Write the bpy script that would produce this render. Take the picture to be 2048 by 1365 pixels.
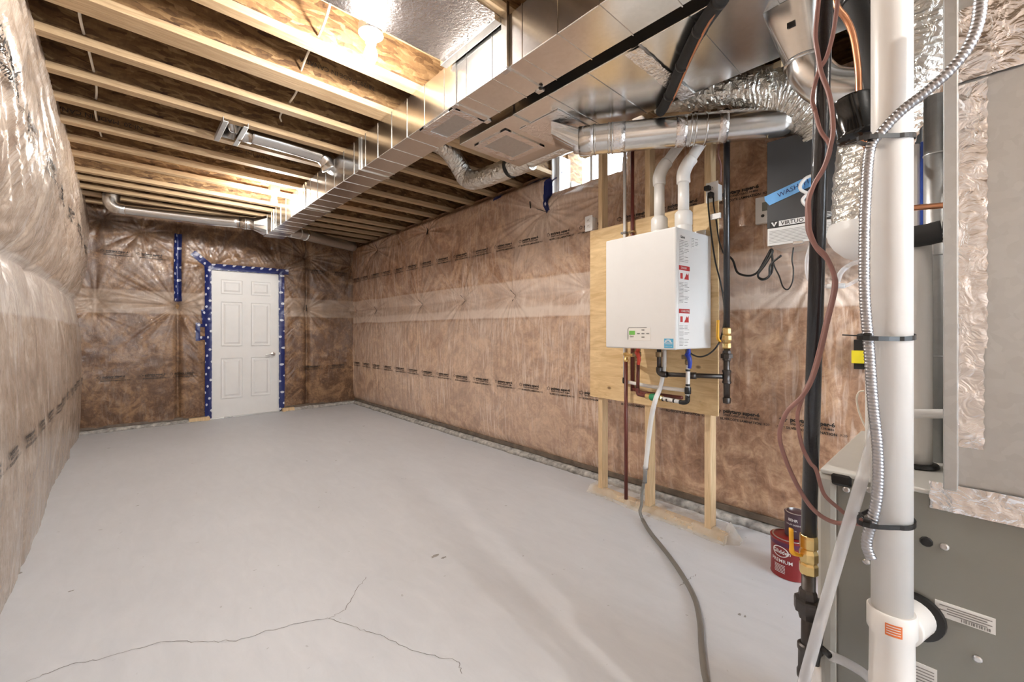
import bpy, bmesh, math, random
import numpy as np
from mathutils import Vector, Matrix

for o in list(bpy.data.objects):
    bpy.data.objects.remove(o, do_unlink=True)
SC = bpy.context.scene
COL = SC.collection
R = random.Random(7)

# ------------------------------------------------------------------ camera
cam_d = bpy.data.cameras.new('camera')
cam_d.sensor_width = 36.0
cam_d.lens = 840.0 / 2048.0 * 36.0
cam_d.shift_y = -18.5 / 2048.0
cam_d.clip_start = 0.05
cam = bpy.data.objects.new('camera', cam_d)
COL.objects.link(cam)
cam.location = (0, 0, 1.2)
cam.rotation_euler = (math.pi / 2, 0, -math.atan(774 / 840.0))
SC.camera = cam

# ------------------------------------------------------------------ world, exposure
wd = bpy.data.worlds.new('daylight')
SC.world = wd
wd.use_nodes = True
bg = wd.node_tree.nodes['Background']
bg.inputs[0].default_value = (0.80, 0.90, 1.0, 1)
bg.inputs[1].default_value = 6.2
SC.view_settings.view_transform = 'Standard'
SC.view_settings.look = 'None'
SC.view_settings.gamma = 1
SC.view_settings.use_curve_mapping = False
SC.view_settings.exposure = 1.28
BULB = 780.0            # emission of each lamp's bulb
BULB_COL = (1.0, 0.95, 0.89)

# ------------------------------------------------------------------ node helpers
class NT:
    def __init__(s, name):
        s.m = bpy.data.materials.new(name)
        s.m.use_nodes = True
        s.t = s.m.node_tree
        s.b = s.t.nodes['Principled BSDF']
        s.tc = None
    def n(s, typ, _attrs=None, **inp):
        nd = s.t.nodes.new(typ)
        for k, v in (_attrs or {}).items():
            setattr(nd, k, v)
        for k, v in inp.items():
            key = int(k[1:]) if k[0] == 'i' and k[1:].isdigit() else k.replace('_', ' ')
            s.set(nd, key, v)
        return nd
    def set(s, nd, key, v):
        if isinstance(v, bpy.types.NodeSocket):
            s.t.links.new(v, nd.inputs[key])
        elif isinstance(v, bpy.types.Node):
            s.t.links.new(v.outputs[0], nd.inputs[key])
        else:
            sk = nd.inputs[key]
            if sk.type == 'RGBA' and len(v) == 3:
                v = (*v, 1)
            sk.default_value = v
    def p(s, **k):
        for a, v in k.items():
            s.set(s.b, a.replace('_', ' '), v)
        return s
    def obj(s, scale=(1, 1, 1), rot=(0, 0, 0)):
        if s.tc is None:
            s.tc = s.n('ShaderNodeTexCoord')
        return s.n('ShaderNodeMapping', Vector=s.tc.outputs['Object'], Scale=scale, Rotation=rot)
    def noise(s, vec, scale, detail=4, rough=.55, dist=0):
        return s.n('ShaderNodeTexNoise', Vector=vec, Scale=scale, Detail=detail, Roughness=rough, Distortion=dist)
    def ramp(s, fac, stops):
        nd = s.n('ShaderNodeValToRGB', Fac=fac)
        cr = nd.color_ramp
        while len(cr.elements) < len(stops):
            cr.elements.new(.5)
        for e, (p, c) in zip(cr.elements, stops):
            e.position = p
            e.color = (*c, 1) if len(c) == 3 else c
        return nd
    def mix(s, fac, a, b, mode='MIX'):
        nd = s.n('ShaderNodeMix', {'data_type': 'RGBA', 'blend_type': mode})
        s.set(nd, 0, fac); s.set(nd, 6, a); s.set(nd, 7, b)
        return nd.outputs[2]
    def math(s, op, a, b=0.0, clamp=False):
        nd = s.n('ShaderNodeMath', {'operation': op, 'use_clamp': clamp})
        s.set(nd, 0, a); s.set(nd, 1, b)
        return nd.outputs[0]
    def bump(s, h, strength=.3, dist=.01, normal=None):
        nd = s.n('ShaderNodeBump', Height=h, Strength=strength, Distance=dist)
        if normal is not None:
            s.set(nd, 'Normal', normal)
        return nd.outputs[0]

def plain(name, col, rough=.5, metal=0.0, var=.12, scale=9, bump=0.0, bscale=60, **kw):
    t = NT(name)
    v = t.obj()
    n = t.noise(v, scale, 4)
    d = tuple(max(0, c * (1 - var)) for c in col)
    l = tuple(min(1, c * (1 + var)) for c in col)
    t.p(Base_Color=t.ramp(n, [(.3, d), (.7, l)]), Roughness=rough, Metallic=metal)
    if bump:
        t.p(Normal=t.bump(t.noise(v, bscale, 5), bump, .004))
    t.p(**kw)
    return t.m

# ------------------------------------------------------------------ materials
M = {}
def wood(name, dark, light, grain=(1.2, 14, 14), rough=.65, knots=0):
    t = NT(name)
    v = t.obj(grain)
    n = t.noise(v, 3.0, 6, .6, 1.2)
    c = t.ramp(n, [(.28, dark), (.62, light), (.8, tuple(min(1, x * 1.12) for x in light))])
    col = c.outputs[0]
    if knots:
        vo = t.n('ShaderNodeTexVoronoi', Vector=t.obj((0, 1, 1.7)), Scale=knots, Randomness=1.0)
        k = t.ramp(vo.outputs['Distance'], [(.0, (1, 1, 1)), (.07, (.7, .7, .7)), (.12, (0, 0, 0))])
        col = t.mix(k, col, (.17, .075, .03))
    t.p(Base_Color=col, Roughness=rough, Normal=t.bump(n, .15, .003))
    return t.m
M['pine'] = wood('pine_flange', (.38, .25, .13), (.56, .40, .235))
M['stud'] = wood('pine_stud', (.58, .40, .21), (.78, .58, .35), (14, 14, 1.2), knots=2.2)
M['plate'] = wood('pine_plate', (.58, .40, .21), (.78, .58, .35), (14, 1.2, 14))
M['ply'] = wood('plywood_face', (.62, .41, .19), (.82, .61, .34), (10, 1.3, 9), knots=5.5)
t = NT('strand_board')
v = t.obj((1.5, 1.5, 1.5))
d = t.noise(v, 4, 3)
wv = t.n('ShaderNodeVectorMath', {'operation': 'MULTIPLY_ADD'}, i0=d.outputs['Color'], i1=(.10, .10, .10), i2=v)
vo1 = t.n('ShaderNodeTexVoronoi', Vector=t.n('ShaderNodeMapping', Vector=wv, Scale=(7, 7, 26), Rotation=(0, .7, 0)), Scale=1.3, Randomness=1.0)
vo2 = t.n('ShaderNodeTexVoronoi', Vector=t.n('ShaderNodeMapping', Vector=wv, Scale=(7, 7, 22), Rotation=(0, -.9, 0)), Scale=1.7, Randomness=1.0)
vo = t.n('ShaderNodeMix', {'data_type': 'RGBA'})
t.set(vo, 0, .5); t.set(vo, 6, vo1.outputs['Color']); t.set(vo, 7, vo2.outputs['Color'])
n2 = t.noise(t.obj((14, 14, 6)), 2.2, 6, .65, 1.2)
f = t.math('ADD', t.math('ADD', t.math('MULTIPLY', vo1.outputs['Color'], .5), t.math('MULTIPLY', vo2.outputs['Color'], .2)), t.math('MULTIPLY', n2, .3))
c = t.ramp(f, [(.22, (.055, .024, .009)), (.40, (.15, .078, .029)), (.60, (.245, .14, .058)), (.82, (.40, .255, .125))])
fl = t.ramp(t.noise(t.obj((9, 9, 26), (.4, .9, .3)), 3.5, 3, .6, 1.0), [(.64, (0, 0, 0)), (.69, (1, 1, 1))])
t.p(Base_Color=t.mix(t.math('MULTIPLY', fl, .5), c, (.16, .08, .035)), Roughness=.75, Normal=t.bump(f, .35, .004))
M['osb'] = t.m

t = NT('concrete_floor')
v = t.obj()
n1 = t.noise(v, .9, 6, .6, .4); n2 = t.noise(t.obj((3, 1, 1)), 4, 8, .7, .6); n3 = t.noise(v, 130, 2)
c1 = t.ramp(n1, [(.3, (.595, .615, .65)), (.7, (.68, .70, .735))])
c2 = t.mix(.5, c1, t.ramp(n2, [(.3, (.565, .585, .62)), (.7, (.70, .72, .755))]))
sp = t.ramp(t.noise(v, 22, 2, .5, .3), [(.735, (0, 0, 0)), (.76, (1, 1, 1))])
t.p(Base_Color=t.mix(t.math('MULTIPLY', sp, .35), c2, (.22, .21, .20)), Roughness=t.ramp(n2, [(.3, (.42,) * 3), (.7, (.6,) * 3)]), Normal=t.bump(n3, .10, .002))
t.p(Specular_IOR_Level=.35)
M['concrete'] = t.m
M['rubble'] = plain('rough_concrete', (.42, .40, .37), .9, var=.5, scale=22, bump=.9, bscale=35)
M['stain'] = plain('slab_stain', (.30, .29, .28), .8)
M['crack'] = plain('crack_line', (.17, .16, .155), .9)

def polymat(name, dark, mid, light, milk_col, milk_gain, streak, coat_rough=.16, tone=1.0):
    """glass-fibre batt seen through shiny polythene sheet"""
    t = NT(name)
    v = t.obj()
    n1 = t.noise(v, 3.4, 8, .62, 1.6)
    n2 = t.noise(v, 13, 6, .65, 2.2)
    n3 = t.noise(t.obj(streak), 4.0, 5, .6, .8)
    f = t.math('ADD', t.math('MULTIPLY', n1, .62), t.math('MULTIPLY', n2, .38))
    base = t.ramp(f, [(.30, dark), (.47, mid), (.60, light), (.75, tuple(min(1, x * 1.25) for x in light))])
    # film haze: fine streaks of milky film, the doubled seam, and painted fold highlights
    at = t.n('ShaderNodeAttribute', {'attribute_name': 'milk_glint'})
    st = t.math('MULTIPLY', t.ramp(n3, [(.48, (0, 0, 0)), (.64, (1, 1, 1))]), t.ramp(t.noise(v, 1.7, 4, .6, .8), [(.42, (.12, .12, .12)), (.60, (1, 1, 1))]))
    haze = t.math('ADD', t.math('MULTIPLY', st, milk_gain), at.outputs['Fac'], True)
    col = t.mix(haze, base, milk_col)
    cb = t.bump(t.noise(t.obj(streak), 7.0, 4, .6, 1.2), .35, .012)
    cb2 = t.bump(t.noise(v, 30, 3, .5, 1.5), .25, .004, cb)
    t.p(Base_Color=col, Roughness=.65, Normal=t.bump(n2, .3, .01), Coat_Weight=1.0, Coat_Roughness=coat_rough, Coat_IOR=1.45, Coat_Normal=cb2)
    t.p(Specular_IOR_Level=.2)
    return t.m
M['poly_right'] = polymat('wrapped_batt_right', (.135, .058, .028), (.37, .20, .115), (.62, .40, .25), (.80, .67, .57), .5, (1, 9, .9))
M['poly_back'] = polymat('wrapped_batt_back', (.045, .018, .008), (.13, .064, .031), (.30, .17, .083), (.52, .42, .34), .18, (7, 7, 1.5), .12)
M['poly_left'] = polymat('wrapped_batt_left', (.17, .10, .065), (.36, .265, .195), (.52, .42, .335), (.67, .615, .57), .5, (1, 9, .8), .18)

def metal(name, col, rough, spangle=0.06, crinkle=0.0, cscale=18):
    t = NT(name)
    v = t.obj()
    vo = t.n('ShaderNodeTexVoronoi', Vector=t.n('ShaderNodeVectorMath', {'operation': 'MULTIPLY_ADD'}, i0=t.noise(v, 40, 2).outputs['Color'], i1=(.012, .012, .012), i2=v), Scale=75.0)
    n = t.noise(v, 2.5, 4)
    t.p(Base_Color=t.mix(spangle * 2, col, t.ramp(vo.outputs['Color'], [(0, tuple(c * .55 for c in col)), (1, tuple(min(1, c * 1.25) for c in col))])),
        Metallic=1.0, Roughness=t.math('ADD', rough - .06, t.math('MULTIPLY', n, .12)))
    if crinkle:
        t.p(Normal=t.bump(t.noise(v, cscale, 3, .55, 1.0), crinkle, .02))
    else:
        t.p(Normal=t.bump(t.noise(v, 2.2, 2), .12, .03))
    return t.m
M['galv'] = metal('galvanised_sheet', (.74, .73, .71), .22)
M['galv_dull'] = metal('galvanised_dull', (.60, .61, .61), .42, .07)
M['foil_tape'] = metal('foil_tape', (.90, .88, .88), .27, .03, .35, 34)
M['foil_pan'] = metal('foil_sheet', (.56, .51, .49), .20, .05, .22, 60)
M['flex'] = metal('flex_foil', (.80, .77, .71), .32, .05, .6, 34)
M['steel'] = metal('bright_steel', (.70, .70, .70), .28)
M['bx'] = metal('armour_steel', (.45, .45, .47), .36)
M['brass'] = metal('brass', (.78, .58, .26), .28)
M['copper'] = metal('copper', (.72, .34, .19), .3)
M['iron'] = metal('black_iron', (.10, .09, .085), .42)
M['bronze'] = metal('aged_bronze', (.33, .25, .15), .4)
M['white'] = plain('white_enamel', (.80, .78, .74), .32, var=.02, Coat_Weight=.3)
M['heater'] = plain('heater_enamel', (.76, .755, .74), .35, var=.015)
M['pvc'] = plain('white_pvc', (.80, .78, .75), .33, var=.03)
M['drywall'] = plain('drywall', (.72, .70, .67), .8, var=.03)
M['door'] = plain('door_paint', (.79, .79, .78), .5, var=.02)
M['plastic'] = plain('white_plastic', (.82, .81, .79), .4, var=.02)
M['blackpaint'] = plain('black_pipe_paint', (.012, .012, .015), .28, var=.3, scale=30, bump=.25, bscale=90, Coat_Weight=.4)
M['black'] = plain('black_plastic', (.012, .012, .012), .35)
M['gloss'] = plain('gloss_black', (.010, .010, .010), .12)
M['rubber'] = plain('black_foam', (.03, .03, .03), .75)
M['darkgrey'] = plain('charcoal_panel', (.045, .047, .05), .42, var=.05)
M['furnace'] = plain('furnace_grey', (.235, .23, .205), .30, var=.03, Coat_Weight=.35, Coat_Roughness=.2)
M['furnace_light'] = plain('furnace_trim', (.47, .46, .42), .35, var=.03)
M['furnace_top'] = plain('furnace_top', (.62, .61, .57), .35, var=.04)
M['red'] = plain('red_plastic', (.62, .06, .03), .4)
M['blue'] = plain('blue_plastic', (.02, .05, .38), .4)
M['green'] = plain('green_plastic', (.02, .28, .12), .4)
M['yellow'] = plain('yellow_handle', (.82, .42, .02), .4)
M['yellow2'] = plain('yellow_box', (.75, .62, .02), .5)
M['redpex'] = plain('red_pipe', (.13, .028, .02), .38)
M['hose'] = plain('grey_hose', (.20, .19, .175), .45)
M['wire'] = plain('mauve_cable', (.30, .155, .135), .4, var=.2)
M['cable'] = plain('white_cable', (.75, .70, .60), .5)
M['print'] = plain('black_print', (.022, .018, .016), .6)
M['redprint'] = plain('red_print', (.48, .03, .03), .5)
M['greyprint'] = plain('grey_print', (.25, .24, .23), .6)
M['paper'] = plain('label_paper', (.78, .77, .75), .5, var=.03)
M['orange'] = plain('orange_label', (.75, .19, .05), .5)
M['bluetape'] = plain('blue_masking_tape', (.16, .42, .78), .6)
M['ink'] = plain('blue_ink', (.01, .015, .12), .5)
M['lcd'] = plain('green_screen', (.20, .55, .12), .3)
M['greylcd'] = plain('grey_screen', (.20, .21, .18), .3)
M['cyan'] = plain('cyan_label', (.10, .42, .66), .4)
M['can_red'] = plain('can_red', (.24, .018, .018), .3)
M['can_purple'] = plain('can_purple', (.10, .02, .06), .3)
M['can_dark'] = plain('can_dark', (.07, .035, .05), .35)
M['bluefilm'] = plain('blue_film', (.03, .10, .55), .3)
M['knob'] = metal('satin_nickel', (.62, .60, .58), .3)
M['sill'] = plain('dark_sill', (.13, .095, .065), .5, var=.4, scale=14, Coat_Weight=.6)
t = NT('clear_vinyl')
t.p(Base_Color=(.86, .87, .90), Roughness=.18, Alpha=.40, Specular_IOR_Level=.6)
t.p(Roughness=t.math('ADD', .12, t.math('MULTIPLY', t.noise(t.obj(), 20), .12)))
M['vinyl'] = t.m
t = NT('thin_polythene')
t.p(Base_Color=(.86, .80, .70), Roughness=.2, Alpha=t.math('ADD', .18, t.math('MULTIPLY', t.noise(t.obj(), 12, 3), .3)), Normal=t.bump(t.noise(t.obj(), 14, 4, .5, 1.5), .6, .01))
M['film'] = t.m
t = NT('window_glass')
tr = t.n('ShaderNodeBsdfTransparent'); gl = t.n('ShaderNodeBsdfGlossy', Roughness=.02)
mx = t.n('ShaderNodeMixShader', i0=.05, i1=tr, i2=gl)
t.t.links.new(mx.outputs[0], t.t.nodes['Material Output'].inputs[0])
M['glass'] = t.m
t = NT('lit_bulb')
t.p(Base_Color=(1, 1, 1), Emission_Color=BULB_COL, Emission_Strength=BULB)
M['bulb'] = t.m
# blue sheathing tape with a white roundel print
t = NT('sheathing_tape')
sx = t.n('ShaderNodeSeparateXYZ', Vector=t.obj())
a = t.math('ADD', sx.outputs[0], sx.outputs[1])
z = sx.outputs[2]
row = t.math('MULTIPLY', t.math('FLOOR', t.math('MULTIPLY', z, 12.0)), .62)
fx = t.math('MULTIPLY', t.math('SUBTRACT', t.math('FRACT', t.math('ADD', t.math('MULTIPLY', a, 9.0), row)), .5), 1 / 9.0)
fz = t.math('MULTIPLY', t.math('SUBTRACT', t.math('FRACT', t.math('MULTIPLY', z, 12.0)), .5), 1 / 12.0)
r = t.math('SQRT', t.math('ADD', t.math('MULTIPLY', fx, fx), t.math('MULTIPLY', fz, fz)))
dot = t.math('LESS_THAN', r, .017)
t.p(Base_Color=t.mix(dot, (.012, .022, .13), (.62, .64, .72)), Roughness=.3, Normal=t.bump(t.noise(t.obj(), 22, 3), .5, .01))
M['tape'] = t.m

# ------------------------------------------------------------------ geometry helpers
def mesh(name, verts, faces, smooth=False):
    me = bpy.data.meshes.new(name)
    me.from_pydata([tuple(map(float, v)) for v in verts], [], [tuple(int(i) for i in f) for f in faces])
    if smooth:
        me.polygons.foreach_set('use_smooth', [True] * len(me.polygons))
    me.update()
    return me

def place(name, me, mat, parent=None, loc=None, rz=None):
    if mat is not None and not me.materials:
        me.materials.append(M[mat] if isinstance(mat, str) else mat)
    o = bpy.data.objects.new(name, me)
    COL.objects.link(o)
    if parent is not None:
        o.parent = parent
    if loc is not None:
        o.location = loc
    if rz is not None:
        o.rotation_euler[2] = rz
    return o

def tag(o, label=None, cat=None, group=None, kind=None):
    for k, v in (('label', label), ('category', cat), ('group', group), ('kind', kind)):
        if v:
            o[k] = v
    return o

def thing(name, label, cat, loc=(0, 0, 0), rz=0, group=None):
    o = bpy.data.objects.new(name, None)
    o.empty_display_size = .05
    COL.objects.link(o)
    o.location = loc
    o.rotation_euler[2] = rz
    return tag(o, label, cat, group)

class MB:
    def __init__(s):
        s.v = []; s.f = []
    def add(s, v, f):
        k = len(s.v)
        s.v += [tuple(x) for x in v]
        s.f += [tuple(i + k for i in q) for q in f]
        return s
    def box(s, x0, x1, y0, y1, z0, z1):
        v = [(x, y, z) for x in (x0, x1) for y in (y0, y1) for z in (z0, z1)]
        return s.add(v, [(0, 1, 3, 2), (4, 6, 7, 5), (0, 4, 5, 1), (2, 3, 7, 6), (0, 2, 6, 4), (1, 5, 7, 3)])
    def tube(s, pts, rad, n=14, caps=True, jitter=0.0, sub=6, smoothpath=True, flat=None):
        v, f = tube_geo(pts, rad, n, caps, jitter, sub, smoothpath, flat)
        return s.add(v, f)
    def done(s, name, mat, parent=None, smooth=False, loc=None, rz=None):
        return place(name, mesh(name, s.v, s.f, smooth), mat, parent, loc, rz)

def catmull(pts, sub):
    P = [np.array(p, float) for p in pts]
    if len(P) < 3:
        return [P[0] + (P[1] - P[0]) * i / sub for i in range(sub + 1)] if sub > 1 else P
    P = [2 * P[0] - P[1]] + P + [2 * P[-1] - P[-2]]
    out = []
    for i in range(1, len(P) - 2):
        for k in range(sub):
            t = k / sub
            a, b, c, d = P[i - 1], P[i], P[i + 1], P[i + 2]
            out.append(.5 * (2 * b + (c - a) * t + (2 * a - 5 * b + 4 * c - d) * t * t + (3 * b - a - 3 * c + d) * t ** 3))
    out.append(P[-2])
    return out

def tube_geo(pts, rad, n=14, caps=True, jitter=0.0, sub=6, smoothpath=True, flat=None):
    P = catmull(pts, sub) if smoothpath else [np.array(p, float) for p in pts]
    m = len(P)
    if callable(rad):
        rr = [rad(i / (m - 1)) for i in range(m)]
    elif isinstance(rad, (list, tuple)):
        rr = list(np.interp(np.linspace(0, 1, m), np.linspace(0, 1, len(rad)), rad))
    else:
        rr = [rad] * m
    T = [P[min(i + 1, m - 1)] - P[max(i - 1, 0)] for i in range(m)]
    T = [x / (np.linalg.norm(x) + 1e-9) for x in T]
    ref = np.array((0, 0, 1.)) if abs(T[0][2]) < .9 else np.array((1., 0, 0))
    u = np.cross(T[0], ref); u /= np.linalg.norm(u)
    v = []; f = []
    rn = np.random.RandomState(len(pts) * 31 + n)
    for i in range(m):
        u = u - T[i] * np.dot(u, T[i]); u /= np.linalg.norm(u)
        w = np.cross(T[i], u)
        for k in range(n):
            a = 2 * math.pi * k / n
            r = rr[i] * (1 + (jitter * (rn.rand() - .5) if jitter else 0))
            v.append(P[i] + u * (r * math.cos(a)) + w * (r * math.sin(a) * (flat or 1)))
    for i in range(m - 1):
        for k in range(n):
            a, b = i * n + k, i * n + (k + 1) % n
            f.append((a, b, b + n, a + n))
    if caps:
        f.append(tuple(range(n - 1, -1, -1)))
        f.append(tuple((m - 1) * n + k for k in range(n)))
    return v, f

def tube(name, pts, rad, mat, parent=None, n=14, smooth=True, **k):
    v, f = tube_geo(pts, rad, n, **k)
    return place(name, mesh(name, v, f, smooth), mat, parent)

def lathe(name, prof, mat, parent=None, at=(0, 0, 0), axis=(0, 0, 1), n=24, smooth=True):
    """profile of (radius, height) about an axis"""
    ax = Vector(axis).normalized()
    q = Vector((0, 0, 1)).rotation_difference(ax).to_matrix()
    v = []; f = []
    for r, h in prof:
        for k in range(n):
            a = 2 * math.pi * k / n
            v.append(Vector(at) + q @ Vector((r * math.cos(a), r * math.sin(a), h)))
    for i in range(len(prof) - 1):
        for k in range(n):
            a, b = i * n + k, i * n + (k + 1) % n
            f.append((a, b, b + n, a + n))
    f.append(tuple(range(n - 1, -1, -1)))
    f.append(tuple((len(prof) - 1) * n + k for k in range(n)))
    me = mesh(name, v, f, False)
    if smooth:
        for p in me.polygons:
            p.use_smooth = len(p.vertices) == 4
        e = me.edges
        me.set_sharp_from_angle(angle=math.radians(40))
    return place(name, me, mat, parent)

def rbox(name, x0, x1, y0, y1, z0, z1, mat, parent=None, bev=.004, seg=2, loc=None, rz=None):
    bm = bmesh.new()
    bmesh.ops.create_cube(bm, size=1)
    for w in bm.verts:
        w.co = Vector((x0 + (w.co.x + .5) * (x1 - x0), y0 + (w.co.y + .5) * (y1 - y0), z0 + (w.co.z + .5) * (z1 - z0)))
    b = min(bev, .45 * min(abs(x1 - x0), abs(y1 - y0), abs(z1 - z0)))
    if b > 0:
        bmesh.ops.bevel(bm, geom=bm.edges[:], offset=b, segments=seg, profile=.5, affect='EDGES')
    me = bpy.data.meshes.new(name)
    bm.to_mesh(me); bm.free()
    return place(name, me, mat, parent, loc, rz)

_txt = {}
def text_geo(s, size=1.0, bold=0.0):
    key = (s, bold)
    if key not in _txt:
        cu = bpy.data.curves.new('lettering', 'FONT')
        cu.body = s; cu.size = 1.0; cu.resolution_u = 2; cu.offset = bold
        ob = bpy.data.objects.new('lettering', cu)
        COL.objects.link(ob)
        bpy.context.view_layer.update()
        me = bpy.data.meshes.new_from_object(ob)
        v = [(p.co.x, p.co.y) for p in me.vertices]
        f = [tuple(p.vertices) for p in me.polygons]
        bpy.data.objects.remove(ob, do_unlink=True)
        bpy.data.meshes.remove(me)
        _txt[key] = (v, f)
    v, f = _txt[key]
    return [(x * size, y * size) for x, y in v], f

def lettering(name, s, size, mapper, mat, parent, bold=0.0, extra=None):
    """mapper turns flat (s,t) lettering coordinates into a point"""
    v, f = text_geo(s, size, bold)
    return place(name, mesh(name, [mapper(a, b) for a, b in v], f), mat, parent)

# value noise in numpy
def _h(ix, iy, seed):
    h = (ix.astype(np.int64) * 374761393 + iy.astype(np.int64) * 668265263 + seed * 974634777) & 0xffffffff
    h = ((h ^ (h >> 13)) * 1274126177) & 0xffffffff
    return ((h ^ (h >> 16)) & 0xffff) / 65535.0
def vn(x, y, seed=0):
    x, y = np.broadcast_arrays(np.asarray(x, float), np.asarray(y, float))
    ix, iy = np.floor(x), np.floor(y)
    fx, fy = x - ix, y - iy
    fx = fx * fx * (3 - 2 * fx); fy = fy * fy * (3 - 2 * fy)
    a, b = _h(ix, iy, seed), _h(ix + 1, iy, seed)
    c, d = _h(ix, iy + 1, seed), _h(ix + 1, iy + 1, seed)
    return (a + (b - a) * fx) * (1 - fy) + (c + (d - c) * fx) * fy
def fbm(x, y, seed=0, o=4):
    s = 0; a = .5
    for k in range(o):
        s = s + a * (vn(x * 2 ** k, y * 2 ** k, seed + k) - .5); a *= .5
    return s
def ridge(x, y, seed=0):
    return 1 - np.abs(2 * vn(x, y, seed) - 1)
def sst(a, b, x):
    t = np.clip((x - a) / (b - a), 0, 1)
    return t * t * (3 - 2 * t)
def pinch(s, z, ps, pz, depth, sig, amp, reach, n, seed):
    """a point where the sheet is drawn in: dimple plus radial folds"""
    ds, dz = s - ps, z - pz
    r = np.hypot(ds, dz) + 1e-6
    th = np.arctan2(dz, ds)
    cx, cy = np.cos(th) * n / 6.283, np.sin(th) * n / 6.283
    fold = (ridge(cx * 1.0 + 50, cy * 1.0 + 50, seed) - .5) + .5 * (ridge(cx * 2 + 20, cy * 2 + 20, seed + 3) - .5)
    return -depth * np.exp(-(r / sig) ** 1.2) + amp * fold * np.exp(-r / reach) * (r / (r + .06))
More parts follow.
